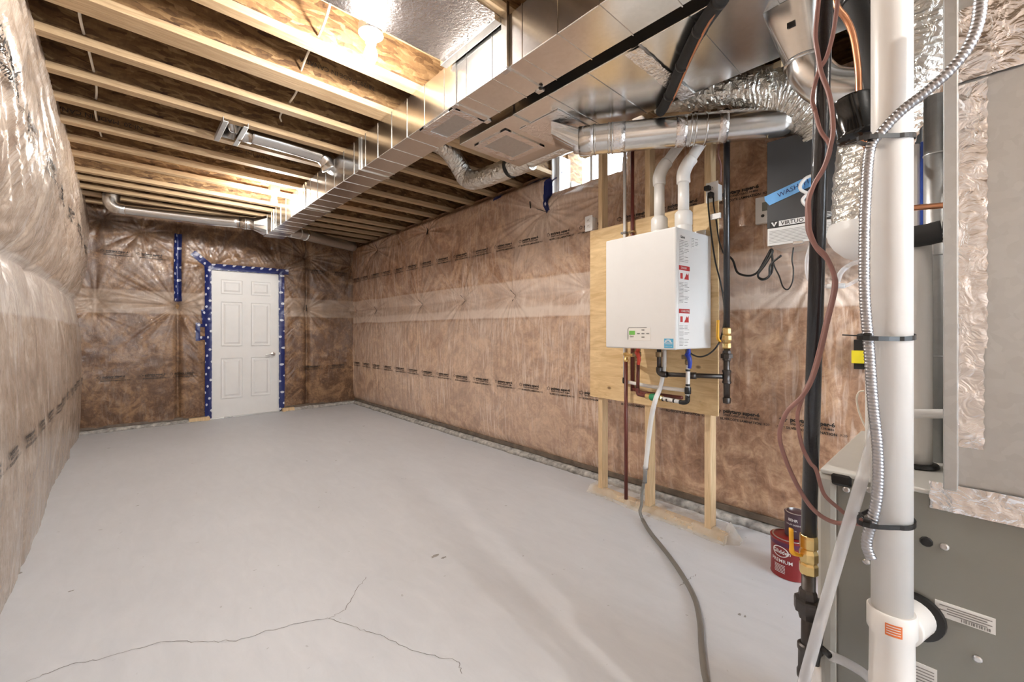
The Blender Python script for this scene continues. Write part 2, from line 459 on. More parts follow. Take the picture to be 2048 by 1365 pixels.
PATHS = {'big_flex': [(1.95, 0.061, 2.378), (1.95, 0.082, 2.243), (1.97, 0.112, 2.151), (2.0, 0.174, 2.037), (2.05, 0.234, 1.895), (2.07, 0.255, 1.738), (2.07, 0.258, 1.596)],
 'black_pipe_upper': [(1.5, 0.236, 2.226), (1.5, 0.218, 2.137), (1.5, 0.194, 2.02), (1.5, 0.171, 1.899), (1.5, 0.153, 1.783), (1.5, 0.146, 1.66)],
 'bx_conduit': [(1.015, -0.017, 1.782), (1.015, -0.014, 1.735), (1.015, -0.011, 1.701), (1.015, -0.001, 1.668), (1.015, 0.02, 1.638), (1.015, 0.05, 1.613),
                (1.015, 0.082, 1.591), (1.015, 0.107, 1.564), (1.015, 0.123, 1.537), (1.015, 0.129, 1.446), (1.015, 0.131, 1.353), (1.015, 0.13, 1.26),
                (1.015, 0.124, 1.167), (1.015, 0.119, 1.075), (1.015, 0.112, 0.984), (1.015, 0.112, 0.91), (1.015, 0.119, 0.853), (1.015, 0.126, 0.821),
                (1.015, 0.127, 0.799), (1.015, 0.121, 0.78)],
 'clear_hose': [(1.1, 0.124, 1.015), (1.08, 0.13, 0.968), (1.045, 0.145, 0.884), (1.04, 0.171, 0.764), (1.04, 0.2, 0.626), (1.03, 0.214, 0.552), (1.03, 0.231, 0.466),
                (1.03, 0.24, 0.402)],
 'clear_side': [(1.06, 0.208, 0.546), (1.07, 0.193, 0.531), (1.09, 0.171, 0.52), (1.1, 0.145, 0.509), (1.1, 0.129, 0.499)],
 'clear_tee': [(1.06, 0.208, 0.58), (1.06, 0.211, 0.549), (1.06, 0.215, 0.505), (1.06, 0.216, 0.431)],
 'copper_line': [(1.35, 0.231, 2.096), (1.35, 0.229, 2.041), (1.37, 0.215, 2.014), (1.38, 0.203, 1.977), (1.39, 0.197, 1.936), (1.4, 0.193, 1.88), (1.4, 0.191, 1.812)],
 'copper_right': [(1.3, 0.092, 1.479), (1.3, 0.064, 1.476), (1.3, 0.032, 1.473)],
 'copper_tail': [(1.4, 0.185, 1.699), (1.4, 0.174, 1.667), (1.35, 0.168, 1.601), (1.35, 0.172, 1.552), (1.35, 0.165, 1.513)],
 'cord2': [(-0.03, 0.036, 1.97), (-0.05, 0.026, 1.921), (-0.04, 0.017, 1.836), (-0.02, 0.01, 1.724), (0.05, 0.021, 1.662)],
 'drain_tube': [(-0.1, 0.304, 1.09), (-0.1, 0.307, 0.982), (-0.108, 0.316, 0.899), (-0.14, 0.313, 0.847), (-0.184, 0.311, 0.791), (-0.17, 0.348, 0.678),
                (-0.13, 0.396, 0.524), (-0.1, 0.439, 0.32)],
 'drain_tube2': [(-0.1, 0.442, 0.303), (-0.1, 0.446, 0.247), (-0.1, 0.465, 0.168), (-0.1, 0.468, 0.087), (-0.1, 0.461, 0.009)],
 'floor_hose': [(2.407, 1.394, 0.011), (2.29, 1.277, 0.011), (2.113, 1.064, 0.011), (1.974, 0.919, 0.011), (1.86, 0.82, 0.011), (1.731, 0.743, 0.011),
                (1.611, 0.686, 0.011), (1.498, 0.629, 0.011), (1.432, 0.591, 0.011), (1.302, 0.529, 0.011), (1.135, 0.487, 0.011)],
 'foam_right': [(1.3, 0.092, 1.413), (1.3, 0.064, 1.414), (1.3, 0.037, 1.418)],
 'gas_main': [(1.1, 0.202, 2.12), (1.1, 0.205, 1.908), (1.1, 0.226, 1.226), (1.1, 0.236, 0.745)],
 'hrv_coil': [(2.56, 0.721, 1.642), (2.56, 0.743, 1.586), (2.56, 0.777, 1.527), (2.56, 0.779, 1.499), (2.56, 0.748, 1.488), (2.56, 0.716, 1.52), (2.56, 0.712, 1.587),
              (2.56, 0.719, 1.642), (2.55, 0.709, 1.626), (2.55, 0.745, 1.563), (2.55, 0.779, 1.512), (2.55, 0.759, 1.483), (2.55, 0.725, 1.499), (2.55, 0.718, 1.56),
              (2.55, 0.667, 1.604)],
 'hrv_cord': [(2.6, 0.981, 1.67), (2.6, 0.928, 1.619), (2.6, 0.901, 1.543), (2.6, 0.843, 1.518), (2.6, 0.797, 1.533), (2.58, 0.753, 1.595), (2.56, 0.721, 1.642)],
 'hrv_wire': [(2.55, 0.716, 1.646), (2.55, 0.702, 1.558), (2.55, 0.678, 1.497), (2.55, 0.66, 1.437), (2.55, 0.637, 1.422), (2.55, 0.617, 1.462), (2.55, 0.613, 1.522),
              (2.55, 0.619, 1.574), (2.55, 0.613, 1.638)],
 'lineset': [(1.43, 0.488, 2.36), (1.529, 0.587, 2.36), (1.631, 0.7, 2.365), (1.789, 0.844, 2.365), (1.979, 0.996, 2.37), (2.096, 1.105, 2.375), (2.152, 1.125, 2.43)],
 'lineset_red': [(1.414, 0.471, 2.34), (1.513, 0.567, 2.34), (1.6, 0.664, 2.34), (1.776, 0.813, 2.345), (1.963, 0.963, 2.35), (2.088, 1.073, 2.36)],
 'power_cord': [(-0.03, 0.054, 2.006), (-0.05, 0.058, 1.972), (-0.05, 0.052, 1.87), (-0.05, 0.035, 1.724), (-0.05, 0.015, 1.593), (-0.02, 0.001, 1.481),
                (-0.014, -0.013, 1.381), (-0.014, -0.018, 1.268), (-0.03, -0.012, 1.189), (-0.08, -0.014, 1.128), (-0.1, 0.021, 1.08), (-0.12, 0.063, 1.059),
                (-0.14, 0.099, 1.069), (-0.16, 0.124, 1.1)],
 'pump_tube': [(2.0, 0.421, 1.551), (2.0, 0.435, 1.487), (2.0, 0.431, 1.417), (2.0, 0.405, 1.381), (2.0, 0.368, 1.376), (2.0, 0.314, 1.374), (2.0, 0.282, 1.39),
               (1.9, 0.237, 1.398)],
 'pump_tube2': [(2.0, 0.337, 1.389), (2.0, 0.326, 1.426), (2.0, 0.299, 1.451), (1.9, 0.25, 1.449), (1.9, 0.223, 1.457)],
 'strand_a': [(1.079, 0.178, 1.922), (1.079, 0.183, 1.867), (1.079, 0.189, 1.819), (1.079, 0.2, 1.775), (1.079, 0.213, 1.753), (1.079, 0.222, 1.72),
              (1.079, 0.225, 1.693), (1.079, 0.22, 1.67)],
 'strand_b': [(1.067, 0.209, 1.924), (1.067, 0.214, 1.865), (1.067, 0.217, 1.821), (1.067, 0.213, 1.782), (1.067, 0.207, 1.74), (1.067, 0.196, 1.7), (1.067, 0.19, 1.665),
              (1.067, 0.187, 1.616), (1.067, 0.191, 1.584), (1.067, 0.201, 1.545), (1.067, 0.218, 1.513), (1.067, 0.227, 1.487), (1.067, 0.229, 1.469),
              (1.067, 0.228, 1.441), (1.067, 0.227, 1.415), (1.067, 0.217, 1.382), (1.067, 0.201, 1.36), (1.067, 0.189, 1.329), (1.067, 0.183, 1.3),
              (1.067, 0.186, 1.272), (1.067, 0.197, 1.217), (1.067, 0.208, 1.158), (1.067, 0.222, 1.102), (1.067, 0.24, 1.062), (1.067, 0.269, 1.023),
              (1.067, 0.283, 0.972), (1.067, 0.27, 0.916), (1.067, 0.244, 0.858), (1.067, 0.218, 0.823), (1.067, 0.187, 0.81), (1.067, 0.154, 0.818),
              (1.067, 0.133, 0.823)],
 'strand_c': [(1.079, 0.22, 1.67), (1.079, 0.211, 1.626), (1.079, 0.194, 1.584), (1.079, 0.205, 1.542), (1.079, 0.223, 1.511), (1.079, 0.233, 1.484),
              (1.079, 0.234, 1.444), (1.079, 0.232, 1.414), (1.079, 0.217, 1.376), (1.079, 0.199, 1.35), (1.079, 0.188, 1.32), (1.079, 0.188, 1.292),
              (1.079, 0.192, 1.266), (1.079, 0.203, 1.213), (1.079, 0.214, 1.156), (1.079, 0.227, 1.101), (1.079, 0.239, 1.069), (1.079, 0.252, 1.016),
              (1.079, 0.244, 0.955), (1.079, 0.229, 0.92), (1.079, 0.218, 0.906), (1.079, 0.205, 0.86), (1.079, 0.18, 0.837), (1.079, 0.162, 0.826),
              (1.079, 0.138, 0.825)],
 'thin_wire': [(1.5, 0.194, 1.037), (1.5, 0.205, 1.032), (1.5, 0.21, 1.01), (1.5, 0.203, 0.97), (1.5, 0.187, 0.928), (1.5, 0.173, 0.906)],
 'white_loop': [(2.47, 0.484, 1.85), (2.47, 0.562, 1.906), (2.47, 0.549, 1.952), (2.47, 0.514, 1.962), (2.47, 0.5, 1.927), (2.47, 0.528, 1.885), (2.47, 0.555, 1.854),
                (2.47, 0.535, 1.82), (2.47, 0.508, 1.839), (2.47, 0.484, 1.886)]}
CRACKS = [[(-0.246, 2.185), (-0.155, 2.194), (-0.042, 2.144), (0.105, 2.114), (0.2, 2.019), (0.318, 1.924), (0.44, 1.895), (0.538, 1.859), (0.631, 1.81), (0.7, 1.654), (0.74, 1.58), (0.801, 1.4), (0.891, 1.259), (0.868, 1.201)], [(0.631, 1.81), (0.698, 1.822), (0.779, 1.913), (0.866, 1.993)], [(1.928, 0.921), (2.019, 0.915), (2.074, 0.91)]]
STAINS = [(1.219, 1.93, 0.032), (1.246, 1.885, 0.02), (2.232, 5.196, 0.02), (1.443, 3.983, 0.01), (-0.125, 5.998, 0.02), (-0.184, 2.81, 0.012), (0.063, 3.88, 0.01), (-0.41, 3.245, 0.02), (-0.39, 3.191, 0.02), (1.565, 1.611, 0.006), (1.916, 0.656, 0.012), (1.92, 0.636, 0.01)]

# ================================================================== THE SETTING
def struct(o):
    o['kind'] = 'structure'
    return o
JB = 2.65            # underside of the floor joists
SUB = 2.95           # underside of the subfloor
X0, X1, Y0, Y1 = -.75, 3.25, -3.0, 7.3

floor = struct(rbox('floor', X0, X1, Y0, Y1, -.12, 0, 'concrete', bev=0))
ceiling = struct(rbox('ceiling', X0, X1, Y0, Y1, SUB, SUB + .02, 'osb', bev=0))

# cracks in the slab
def ribbon(pts, w, z):
    rr = random.Random(3)
    P = []
    for (a, b) in zip(pts[:-1], pts[1:]):
        for k in range(7):
            t = k / 7
            P.append((a[0] + (b[0] - a[0]) * t + rr.uniform(-1, 1) * .006, a[1] + (b[1] - a[1]) * t + rr.uniform(-1, 1) * .006))
    P.append(pts[-1])
    v = []; f = []
    for i, p in enumerate(P):
        q = P[min(i + 1, len(P) - 1)]; o = P[max(i - 1, 0)]
        dx, dy = q[0] - o[0], q[1] - o[1]
        l = math.hypot(dx, dy) + 1e-9
        ww = w * rr.uniform(.5, 1.2)
        v += [(p[0] - dy / l * ww, p[1] + dx / l * ww, z), (p[0] + dy / l * ww, p[1] - dx / l * ww, z)]
    for i in range(len(P) - 1):
        f.append((2 * i, 2 * i + 1, 2 * i + 3, 2 * i + 2))
    return v, f
for pts in CRACKS:
    v, f = ribbon(pts, .0011, .0008)
    place('crack', mesh('crack', v, f), 'crack', floor)
for cx_, cy_, r_ in STAINS:
    n = 14
    v = [(cx_ + r_ * math.cos(6.283 * k / n) * R.uniform(.5, 1.2), cy_ + r_ * .5 * math.sin(6.283 * k / n) * R.uniform(.5, 1.2), .0007) for k in range(n)]
    place('stain', mesh('stain', v, [tuple(range(n))]), 'stain', floor)

# floor joists: OSB web with pine flanges, every one a piece of the ceiling
fars = [-2.55, -2.15, -1.75, -1.35, -.95, -.55, -.15, .22, .62, 1.05, 1.48, 1.905, 2.30, 2.668, 2.735, 3.08, 3.48, 3.875, 4.265, 4.63, 5.01, 5.47, 5.75, 6.06, 6.36, 6.70, 7.08]
web_me = MB().box(X0 + .15, X1 - .12, -.006, .006, JB + .038, SUB - .038)
web_me = mesh('web', web_me.v, web_me.f)
bf_me = MB().box(X0 + .15, X1 - .12, -.032, .032, JB, JB + .038); bf_me = mesh('bottom_flange', bf_me.v, bf_me.f)
tf_me = MB().box(X0 + .15, X1 - .12, -.032, .032, SUB - .038, SUB); tf_me = mesh('top_flange', tf_me.v, tf_me.f)
joists = []
def shorter(me):
    m = me.copy()
    for w in m.vertices:
        if w.co.x > 2:
            w.co.x = 2.42
    return m
cut = [shorter(q) for q in (web_me, bf_me, tf_me)]       # joists trimmed short at the window head
for y in fars:
    ms = cut if y in (1.905, 2.30) else (web_me, bf_me, tf_me)
    j = place('floor_joist', ms[0], 'osb', ceiling, (0, y - .032, 0))
    place('bottom_flange', ms[1], 'pine', j)
    place('top_flange', ms[2], 'pine', j)
    joists.append(j)
# stamps printed on the joist webs (they hang upside down)
def joist_stamp(s, x, y, z, size):
    me = lettering('lettering', s, size, lambda a, b: (x - a, y - .0075 - .032, z - b), 'print', ceiling)
for s, x, yi, z, h in (('NI-20  MADE IN CANADA', 1.20, 13, 2.80, .040), ('NI-20  MADE IN CANADA', .10, 18, 2.75, .045),
                       ('PLANT 1062  D2032-B', .95, 18, 2.76, .035), ('02101210   C1E-1', .93, 18, 2.80, .03), ('016.40', 1.18, 18, 2.78, .035)):
    joist_stamp(s, x, fars[yi], z, h)

# ---- wrapped insulation walls
def wall_sheet(name, s0, s1, z0, z1, res, func, point, mat, hole=None, milk_glint=None):
    ns, nz = int((s1 - s0) / res) + 1, int((z1 - z0) / res) + 1
    s, z = np.meshgrid(np.linspace(s0, s1, ns), np.linspace(z0, z1, nz), indexing='ij')
    off = func(s, z)
    co = point(s, z, off).reshape(-1, 3)
    idx = np.arange(ns * nz).reshape(ns, nz)
    q = np.stack([idx[:-1, :-1], idx[1:, :-1], idx[1:, 1:], idx[:-1, 1:]], -1).reshape(-1, 4)
    if hole:
        sc, zc = (s[:-1, :-1] + s[1:, 1:]) / 2, (z[:-1, :-1] + z[1:, 1:]) / 2
        inside = ((sc > hole[0]) & (sc < hole[1]) & (zc > hole[2]) & (zc < hole[3])).reshape(-1)
        q = q[~inside]
    me = bpy.data.meshes.new(name)
    me.vertices.add(len(co)); me.vertices.foreach_set('co', co.ravel())
    me.loops.add(q.size); me.loops.foreach_set('vertex_index', q.ravel())
    me.polygons.add(len(q)); me.polygons.foreach_set('loop_start', np.arange(0, q.size, 4))
    me.polygons.foreach_set('use_smooth', np.ones(len(q), bool))
    me.update(calc_edges=True)
    at = me.attributes.new('milk_glint', 'FLOAT', 'POINT')
    at.data.foreach_set('value', np.clip(milk_glint(s, z), 0, 1).ravel().astype(np.float32) if milk_glint else np.zeros(len(co), np.float32))
    return struct(place(name, me, mat))

WIN = (1.84, 2.58, 2.47, 2.86)       # window opening: y0 y1 z0 z1
PR = [(4.86, 1.56, .035), (3.92, 1.56, .035), (3.07, 1.56, .04), (6.2, 1.53, .03), (7.0, 1.55, .03), (2.15, 1.56, .03), (1.3, 1.56, .03),
      (4.67, 2.48, .06), (6.15, 2.46, .06), (2.64, 2.31, .07), (1.84, 2.29, .07), (.55, 1.58, .03), (5.5, 2.6, .03)]
def off_right(y, z):
    lo = .045 * np.sqrt(np.clip(np.sin(np.pi * np.clip((z - .04) / 1.52, 0, 1)), 0, 1))
    up = .055 * np.sqrt(np.clip(np.sin(np.pi * np.clip((z - 1.56) / 1.14, 0, 1)), 0, 1))
    o = np.where(z < 1.56, lo, up)
    o = o + .02 * fbm(y * 1.1, z * 1.0, 3) + .014 * fbm(y * 4, z * 3.2, 9)
    # long soft vertical folds in the lower sheet, slack near the posts
    w = sst(.1, .4, z) * (1 - sst(1.25, 1.45, z))
    sl = .35 + .65 * np.exp(-((np.mod(y + .1, .95) - .47) / .22) ** 2)
    o = o + w * sl * .012 * (ridge(y * 22 + 1.2 * fbm(y * 3, z * 2.0, 5), z * .9, 11) - .5)
    o = o + .004 * (ridge(y * 7 + z * 3, z * 9 - y * 3, 21) - .5) * sst(1.7, 1.9, z)
    for i, (py, pz, d) in enumerate(PR):
        big = d > .05
        o = o + pinch(y, z, py, pz, d, .10 if big else .06, .034 if big else .026, .36 if big else .28, 44, 40 + i)
    o = o - .10 * sst(2.57, 2.68, z) - .02 * (1 - sst(.05, .16, z))
    # drawn back to the window opening
    dw = np.maximum(np.maximum(WIN[0] - y, y - WIN[1]), np.maximum(WIN[2] - z, 0))
    o = o - .07 * np.exp(-(np.maximum(dw, 0) / .06) ** 2)
    return o
XR = 2.85
def milk_glint_right(y, z):
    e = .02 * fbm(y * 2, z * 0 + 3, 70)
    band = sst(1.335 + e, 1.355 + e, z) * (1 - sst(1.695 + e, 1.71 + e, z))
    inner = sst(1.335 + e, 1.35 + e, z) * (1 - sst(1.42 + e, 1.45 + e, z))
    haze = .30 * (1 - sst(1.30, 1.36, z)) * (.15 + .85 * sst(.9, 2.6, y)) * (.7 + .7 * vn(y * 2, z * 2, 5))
    fan_glint = sum(pinch(y, z, a_, b_, 0, .1, 1.0, .30, 44, 40 + i) for i, (a_, b_, c_) in enumerate(PR))
    haze = haze + np.clip(fan_glint, 0, 1) * .9  # fan of fold highlights painted into the sheet colour
    wn = .22 * sst(1.7, 1.75, z) * (.4 + .6 * sst(.8, 2.4, y)) * vn(y * 3, z * 2, 55) + .45 * np.exp(-np.hypot((y - 2.5) / .6, (z - 2.25) / .32) ** 2)  # upper sheet paler, most in a patch below the window
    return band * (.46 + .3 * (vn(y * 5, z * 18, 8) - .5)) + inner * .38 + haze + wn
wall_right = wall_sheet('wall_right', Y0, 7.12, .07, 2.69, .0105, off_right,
                        lambda s, z, o: np.stack([XR - o, s, z], -1), 'poly_right', WIN, milk_glint_right)

DOOR = (.855, 1.705, 0.0, 2.065)
PBK = [(.51, 1.54, .10, 36, .024, .42), (2.08, 1.55, .06, 28, .016, .25), (2.07, 2.36, .09, 30, .02, .34), (2.78, 1.58, .05, 24, .01, .2),
       (.86, 2.10, .05, 26, .018, .3), (1.72, 2.10, .05, 30, .02, .34), (-.25, 1.6, .05, 24, .016, .35), (2.8, 2.3, .06, 24, .014, .3), (-.3, 1.45, .03, 24, .014, .3), (-.2, 2.55, .06, 24, .02, .35), (.15, 2.45, .04, 22, .016, .3)]
def off_back(x, z):
    o = .05 * np.sqrt(np.clip(np.sin(np.pi * np.clip(np.where(z < 1.55, z / 1.55, (z - 1.55) / 1.2), 0, 1)), 0, 1))
    o = o + .03 * fbm(x * 2, z * 2, 13) + .014 * fbm(x * 6, z * 6, 17)
    for xc, zc0, zc1 in ((.51, 0, 2.6), (2.09, 0, 2.5)):
        o = o - .07 * np.exp(-(np.abs(x - xc - .015 * fbm(z * 3, z * 0, 4)) / .024) ** 1.2)
    # short cross folds bunched above and beside the door
    ar = np.exp(-((z - 2.24) / .10) ** 2) * sst(.7, .95, x) * (1 - sst(1.6, 1.95, x))
    o = o + ar * .020 * (ridge(x * 26 + z * 14, z * 2, 61) - .5)
    sd = np.exp(-((x - 1.80) / .08) ** 2) * sst(.3, .6, z) * (1 - sst(1.9, 2.05, z))
    o = o + sd * .018 * (ridge(z * 24 - x * 26, x * 2, 62) - .5)
    sl = np.exp(-((x - .72) / .09) ** 2) * sst(.2, .6, z) * (1 - sst(1.95, 2.1, z))
    o = o + sl * .02 * (ridge(z * 20 + x * 24, x * 2, 63) - .5)
    for i, (px_, pz_, d, n, amp, rc) in enumerate(PBK):
        o = o + pinch(x, z, px_, pz_, d, .07, amp * 1.7, rc, n, 80 + i)
    dd = np.maximum(np.maximum(DOOR[0] - x, x - DOOR[1]), z - DOOR[3])
    o = o * (1 - .9 * np.exp(-(np.maximum(dd, 0) / .07) ** 2))
    return o
YB = 7.02
def milk_glint_back(x, z):
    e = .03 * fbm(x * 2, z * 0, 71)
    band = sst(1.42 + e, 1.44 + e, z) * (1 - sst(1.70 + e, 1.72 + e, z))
    fan_glint = sum(pinch(x, z, q[0], q[1], 0, .1, 1.0, q[5], q[3], 80 + i) for i, q in enumerate(PBK))  # radial highlights along the folds, put into the colour
    return band * (.42 + .35 * (vn(x * 6, z * 16, 8) - .5)) + .05 * vn(x * 3, z * 3, 19) + np.clip(fan_glint, 0, 1) * .5
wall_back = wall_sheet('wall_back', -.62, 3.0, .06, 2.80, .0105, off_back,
                       lambda s, z, o: np.stack([s, YB - o, z], -1), 'poly_back', DOOR, milk_glint_back)

PL = [(1.9, 1.58), (2.62, 1.62), (3.25, 1.58), (3.95, 1.57), (4.75, 1.60), (5.6, 1.58), (6.4, 1.60), (1.1, 1.58), (.3, 1.6)]
def off_left(y, z):
    lo = .065 * np.clip(np.sin(np.pi * np.clip((z + .25) / 1.84, 0, 1)), 0, 1) ** .7
    up = .125 * np.clip(np.sin(np.pi * np.clip((z - 1.58) / 1.45, 0, 1)), 0, 1) ** .5
    o = np.where(z < 1.58, lo, up)
    o = o + .055 * fbm(y * 1.3, z * .9, 23) + .015 * fbm(y * 4, z * 3, 29)
    q = z + .38 * y + .05 * fbm(y * 1.5, z * 1.5, 37)
    o = o + .022 * (ridge(q * 9, y * .5, 31) - .5) * sst(1.62, 1.85, z)
    o = o + .008 * (ridge(q * 24, y * .9, 33) - .5) * sst(1.62, 1.85, z)
    o = o + .006 * (ridge(y * 13 + .8 * fbm(y, z * 2, 1), z * .8, 35) - .5) * (1 - sst(1.2, 1.5, z))
    for i, (py, pz) in enumerate(PL):
        o = o + pinch(y, z, py, pz, .05, .10, .022, .42, 26, 120 + i)
    return o
XL = -.435
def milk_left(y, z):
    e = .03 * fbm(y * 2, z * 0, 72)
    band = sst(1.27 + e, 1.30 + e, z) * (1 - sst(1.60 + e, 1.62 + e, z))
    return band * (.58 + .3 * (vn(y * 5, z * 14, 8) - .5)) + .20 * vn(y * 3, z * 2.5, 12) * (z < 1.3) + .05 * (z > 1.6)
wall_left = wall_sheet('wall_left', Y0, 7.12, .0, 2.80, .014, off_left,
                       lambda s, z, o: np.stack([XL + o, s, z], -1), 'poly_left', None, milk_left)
# open end of the basement behind the camera; large window added as fill light
W2 = (.35, 2.75, .75, 2.35)
wall_front = struct(rbox('wall_front', X0, W2[0], Y0 - .1, Y0, 0, SUB, 'drywall', bev=0))
for b in ((W2[1], X1, 0, SUB), (W2[0], W2[1], 0, W2[2]), (W2[0], W2[1], W2[3], SUB)):
    rbox('wall_panel', b[0], b[1], Y0 - .1, Y0, b[2], b[3], 'drywall', wall_front, bev=0)
fill_window = struct(rbox('fill_window', W2[0], W2[1], Y0 - .06, Y0 + .02, W2[2] - .03, W2[2], 'plastic'))
for b in ((W2[0], W2[0] + .05, W2[2], W2[3]), (W2[1] - .05, W2[1], W2[2], W2[3]), (W2[0], W2[1], W2[3] - .05, W2[3]), (W2[0], W2[1], W2[2], W2[2] + .05), (1.53, 1.57, W2[2], W2[3])):
    rbox('window_frame', b[0], b[1], Y0 - .06, Y0 - .02, b[2], b[3], 'plastic', fill_window)
rbox('pane', W2[0], W2[1], Y0 - .043, Y0 - .039, W2[2], W2[3], 'glass', fill_window, bev=0)

# foundation and rim board behind the sheets
def shell(parent, name, mat, *b):
    rbox(name, *b, mat, parent, bev=0)
shell(wall_right, 'foundation', 'rubble', 3.16, 3.36, Y0, WIN[0], 0, JB)
shell(wall_right, 'foundation', 'rubble', 3.16, 3.36, WIN[1], Y1, 0, JB)
shell(wall_right, 'foundation', 'rubble', 3.16, 3.36, WIN[0], WIN[1], 0, WIN[2])
shell(wall_right, 'rim_board', 'osb', 3.14, 3.36, Y0, WIN[0] - .03, JB, SUB + .02)
shell(wall_right, 'rim_board', 'osb', 3.14, 3.36, WIN[1] + .03, Y1, JB, SUB + .02)
shell(wall_right, 'rim_board', 'plastic', 2.94, 2.97, WIN[0] - .03, WIN[1] + .03, WIN[3], SUB + .02)
shell(wall_left, 'foundation', 'rubble', -.85, -.65, Y0, Y1, 0, JB)
shell(wall_left, 'rim_board', 'osb', -.85, -.6, Y0, Y1, JB, SUB + .02)
shell(wall_back, 'foundation', 'rubble', X0, X1, 7.32, 7.5, 0, JB)
shell(wall_back, 'rim_board', 'osb', X0, X1, 7.16, 7.5, JB, SUB + .02)

# rough slab edge and sill plates under the sheets
def rough_strip(name, along, a0, a1, c, w, h, seed, parent_mat='rubble'):
    n = int((a1 - a0) / .03)
    a = np.linspace(a0, a1, n)
    ww = w + .030 * fbm(a * 6, a * 0, seed) + .02 * fbm(a * 20, a * 0, seed + 1)
    hh = h + .02 * fbm(a * 9, a * 0, seed + 2)
    v = []; f = []
    for i in range(n):
        for (d, z) in ((0, 0), (ww[i] * 1.0, 0.0), (ww[i] * .85, hh[i] * .6), (ww[i] * .45, hh[i]), (0, hh[i])):
            v.append(along(a[i], c, d, z))
    for i in range(n - 1):
        for k in range(4):
            f.append((i * 5 + k, i * 5 + k + 1, i * 5 + 6 + k, i * 5 + 5 + k))
    return struct(place(name, mesh(name, v, f, True), parent_mat))
rough_strip('baseboard_right', lambda a, c, d, z: (c - d, a, z), Y0, 7.1, 2.93, .135, .05, 201)
rough_strip('baseboard_back', lambda a, c, d, z: (a, c - d, z), -.5, .80, 7.10, .15, .045, 205)
rough_strip('baseboard_back', lambda a, c, d, z: (a, c - d, z), 1.78, 2.95, 7.10, .15, .05, 207)
struct(rbox('trim_1', 2.835, 2.92, Y0, 7.1, .048, .088, 'sill'))
struct(rbox('trim_2', -.5, .80, 7.0, 7.08, .04, .075, 'sill'))
struct(rbox('trim_3', 1.78, 2.9, 7.0, 7.08, .04, .075, 'sill'))

# printing along the sheets
LEAF = [(0, -.5), (.06, -.2), (.36, -.28), (.30, -.1), (.52, .14), (.36, .16), (.30, .30), (.14, .18), (.16, .42), (.06, .36), (0, .55),
        (-.06, .36), (-.16, .42), (-.14, .18), (-.30, .30), (-.36, .16), (-.52, .14), (-.30, -.1), (-.36, -.28), (-.06, -.2)]
def print_geo(k):
    v = []; f = []
    def put(s, size, x, y, bold=0):
        a, b = text_geo(s, size, bold)
        o = len(v)
        v.extend([(p[0] + x, p[1] + y) for p in a]); f.extend([tuple(i + o for i in q) for q in b])
    put('polytarp super-6', .031, .055, .032, .04)
    put('69009-CAN/CGSB-51.34-M86', .0165, .056, .012, .025)
    put('SILVERCOTE LAMINATION', .020, .035, -.014, .03)
    put('R20', .019, .285, -.013)
    o = len(v); n = len(LEAF)
    for q in (1.0, .72):
        v.extend([(.022 + x * .042 * q, .036 + y * .042 * q) for x, y in LEAF])
    for i in range(n):
        f.append((o + i, o + (i + 1) % n, o + n + (i + 1) % n, o + n + i))
    if k % 2 == 0:
        put('90807S', .014, .355, -.01)
    return v, f
def print_line(parent, pos, mapper, scale=1.0):
    for k, p in enumerate(pos):
        v, f = print_geo(k)
        va = np.array(v) * scale
        co = mapper(p, va[:, 0], va[:, 1])
        place('lettering', mesh('lettering', co, f), 'print', parent)
def map_right(z0, dr=0.0):
    def m(p, a, b):
        y = p - a; z = z0 + b + dr * (p - 3)
        return np.stack([XR - off_right(y, z) - .006, y, z], -1)
    return m
def map_back(z0):
    def m(p, a, b):
        x = p + a; z = z0 + b
        return np.stack([x, YB - off_back(x, z) - .012, z], -1)
    return m
def map_left(z0):
    def m(p, a, b):
        y = p + a; z = z0 + b
        o = np.max([off_left(y + i * .022, z + k * .022) for i in (-1, 0, 1) for k in (-1, 0, 1)], axis=0)
        return np.stack([XL + o + .004, y, z], -1)
    return m
print_line(wall_right, list(np.arange(6.95, .45, -.365)), map_right(.655), 1.0)
print_line(wall_right, [y for y in np.arange(6.95, .85, -.365)], map_right(2.03), 1.0)
print_line(wall_back, [-.25, .13, .42, 2.02, 2.4], map_back(.62), .95)
print_line(wall_back, [-.22, .1, 2.1, 2.45], map_back(2.13), .95)
print_line(wall_left, list(np.arange(2.4, 6.9, .40)), map_left(.62), 1.0)
print_line(wall_left, list(np.arange(2.0, 6.4, .62)), map_left(2.08), 1.35)

# dark strips standing in for the shade and gaps in the sheet's folds
def shade_strip(parent, pts, w=.008):
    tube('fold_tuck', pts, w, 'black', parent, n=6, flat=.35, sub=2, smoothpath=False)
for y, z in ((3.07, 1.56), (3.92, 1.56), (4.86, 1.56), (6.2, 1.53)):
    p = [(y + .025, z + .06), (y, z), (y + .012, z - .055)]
    shade_strip(wall_right, [(XR - float(off_right(np.array(a), np.array(b))) - .004, a, b) for a, b in p], .006)
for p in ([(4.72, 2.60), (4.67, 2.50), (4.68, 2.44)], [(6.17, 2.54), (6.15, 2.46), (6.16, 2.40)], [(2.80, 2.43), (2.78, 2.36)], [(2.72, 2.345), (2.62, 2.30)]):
    shade_strip(wall_right, [(XR - float(off_right(np.array(a), np.array(b))) - .006, a, b) for a, b in p], .008)
shade_strip(wall_back, [(2.07, 6.97, 1.62), (2.08, 6.97, 1.52)], .012)

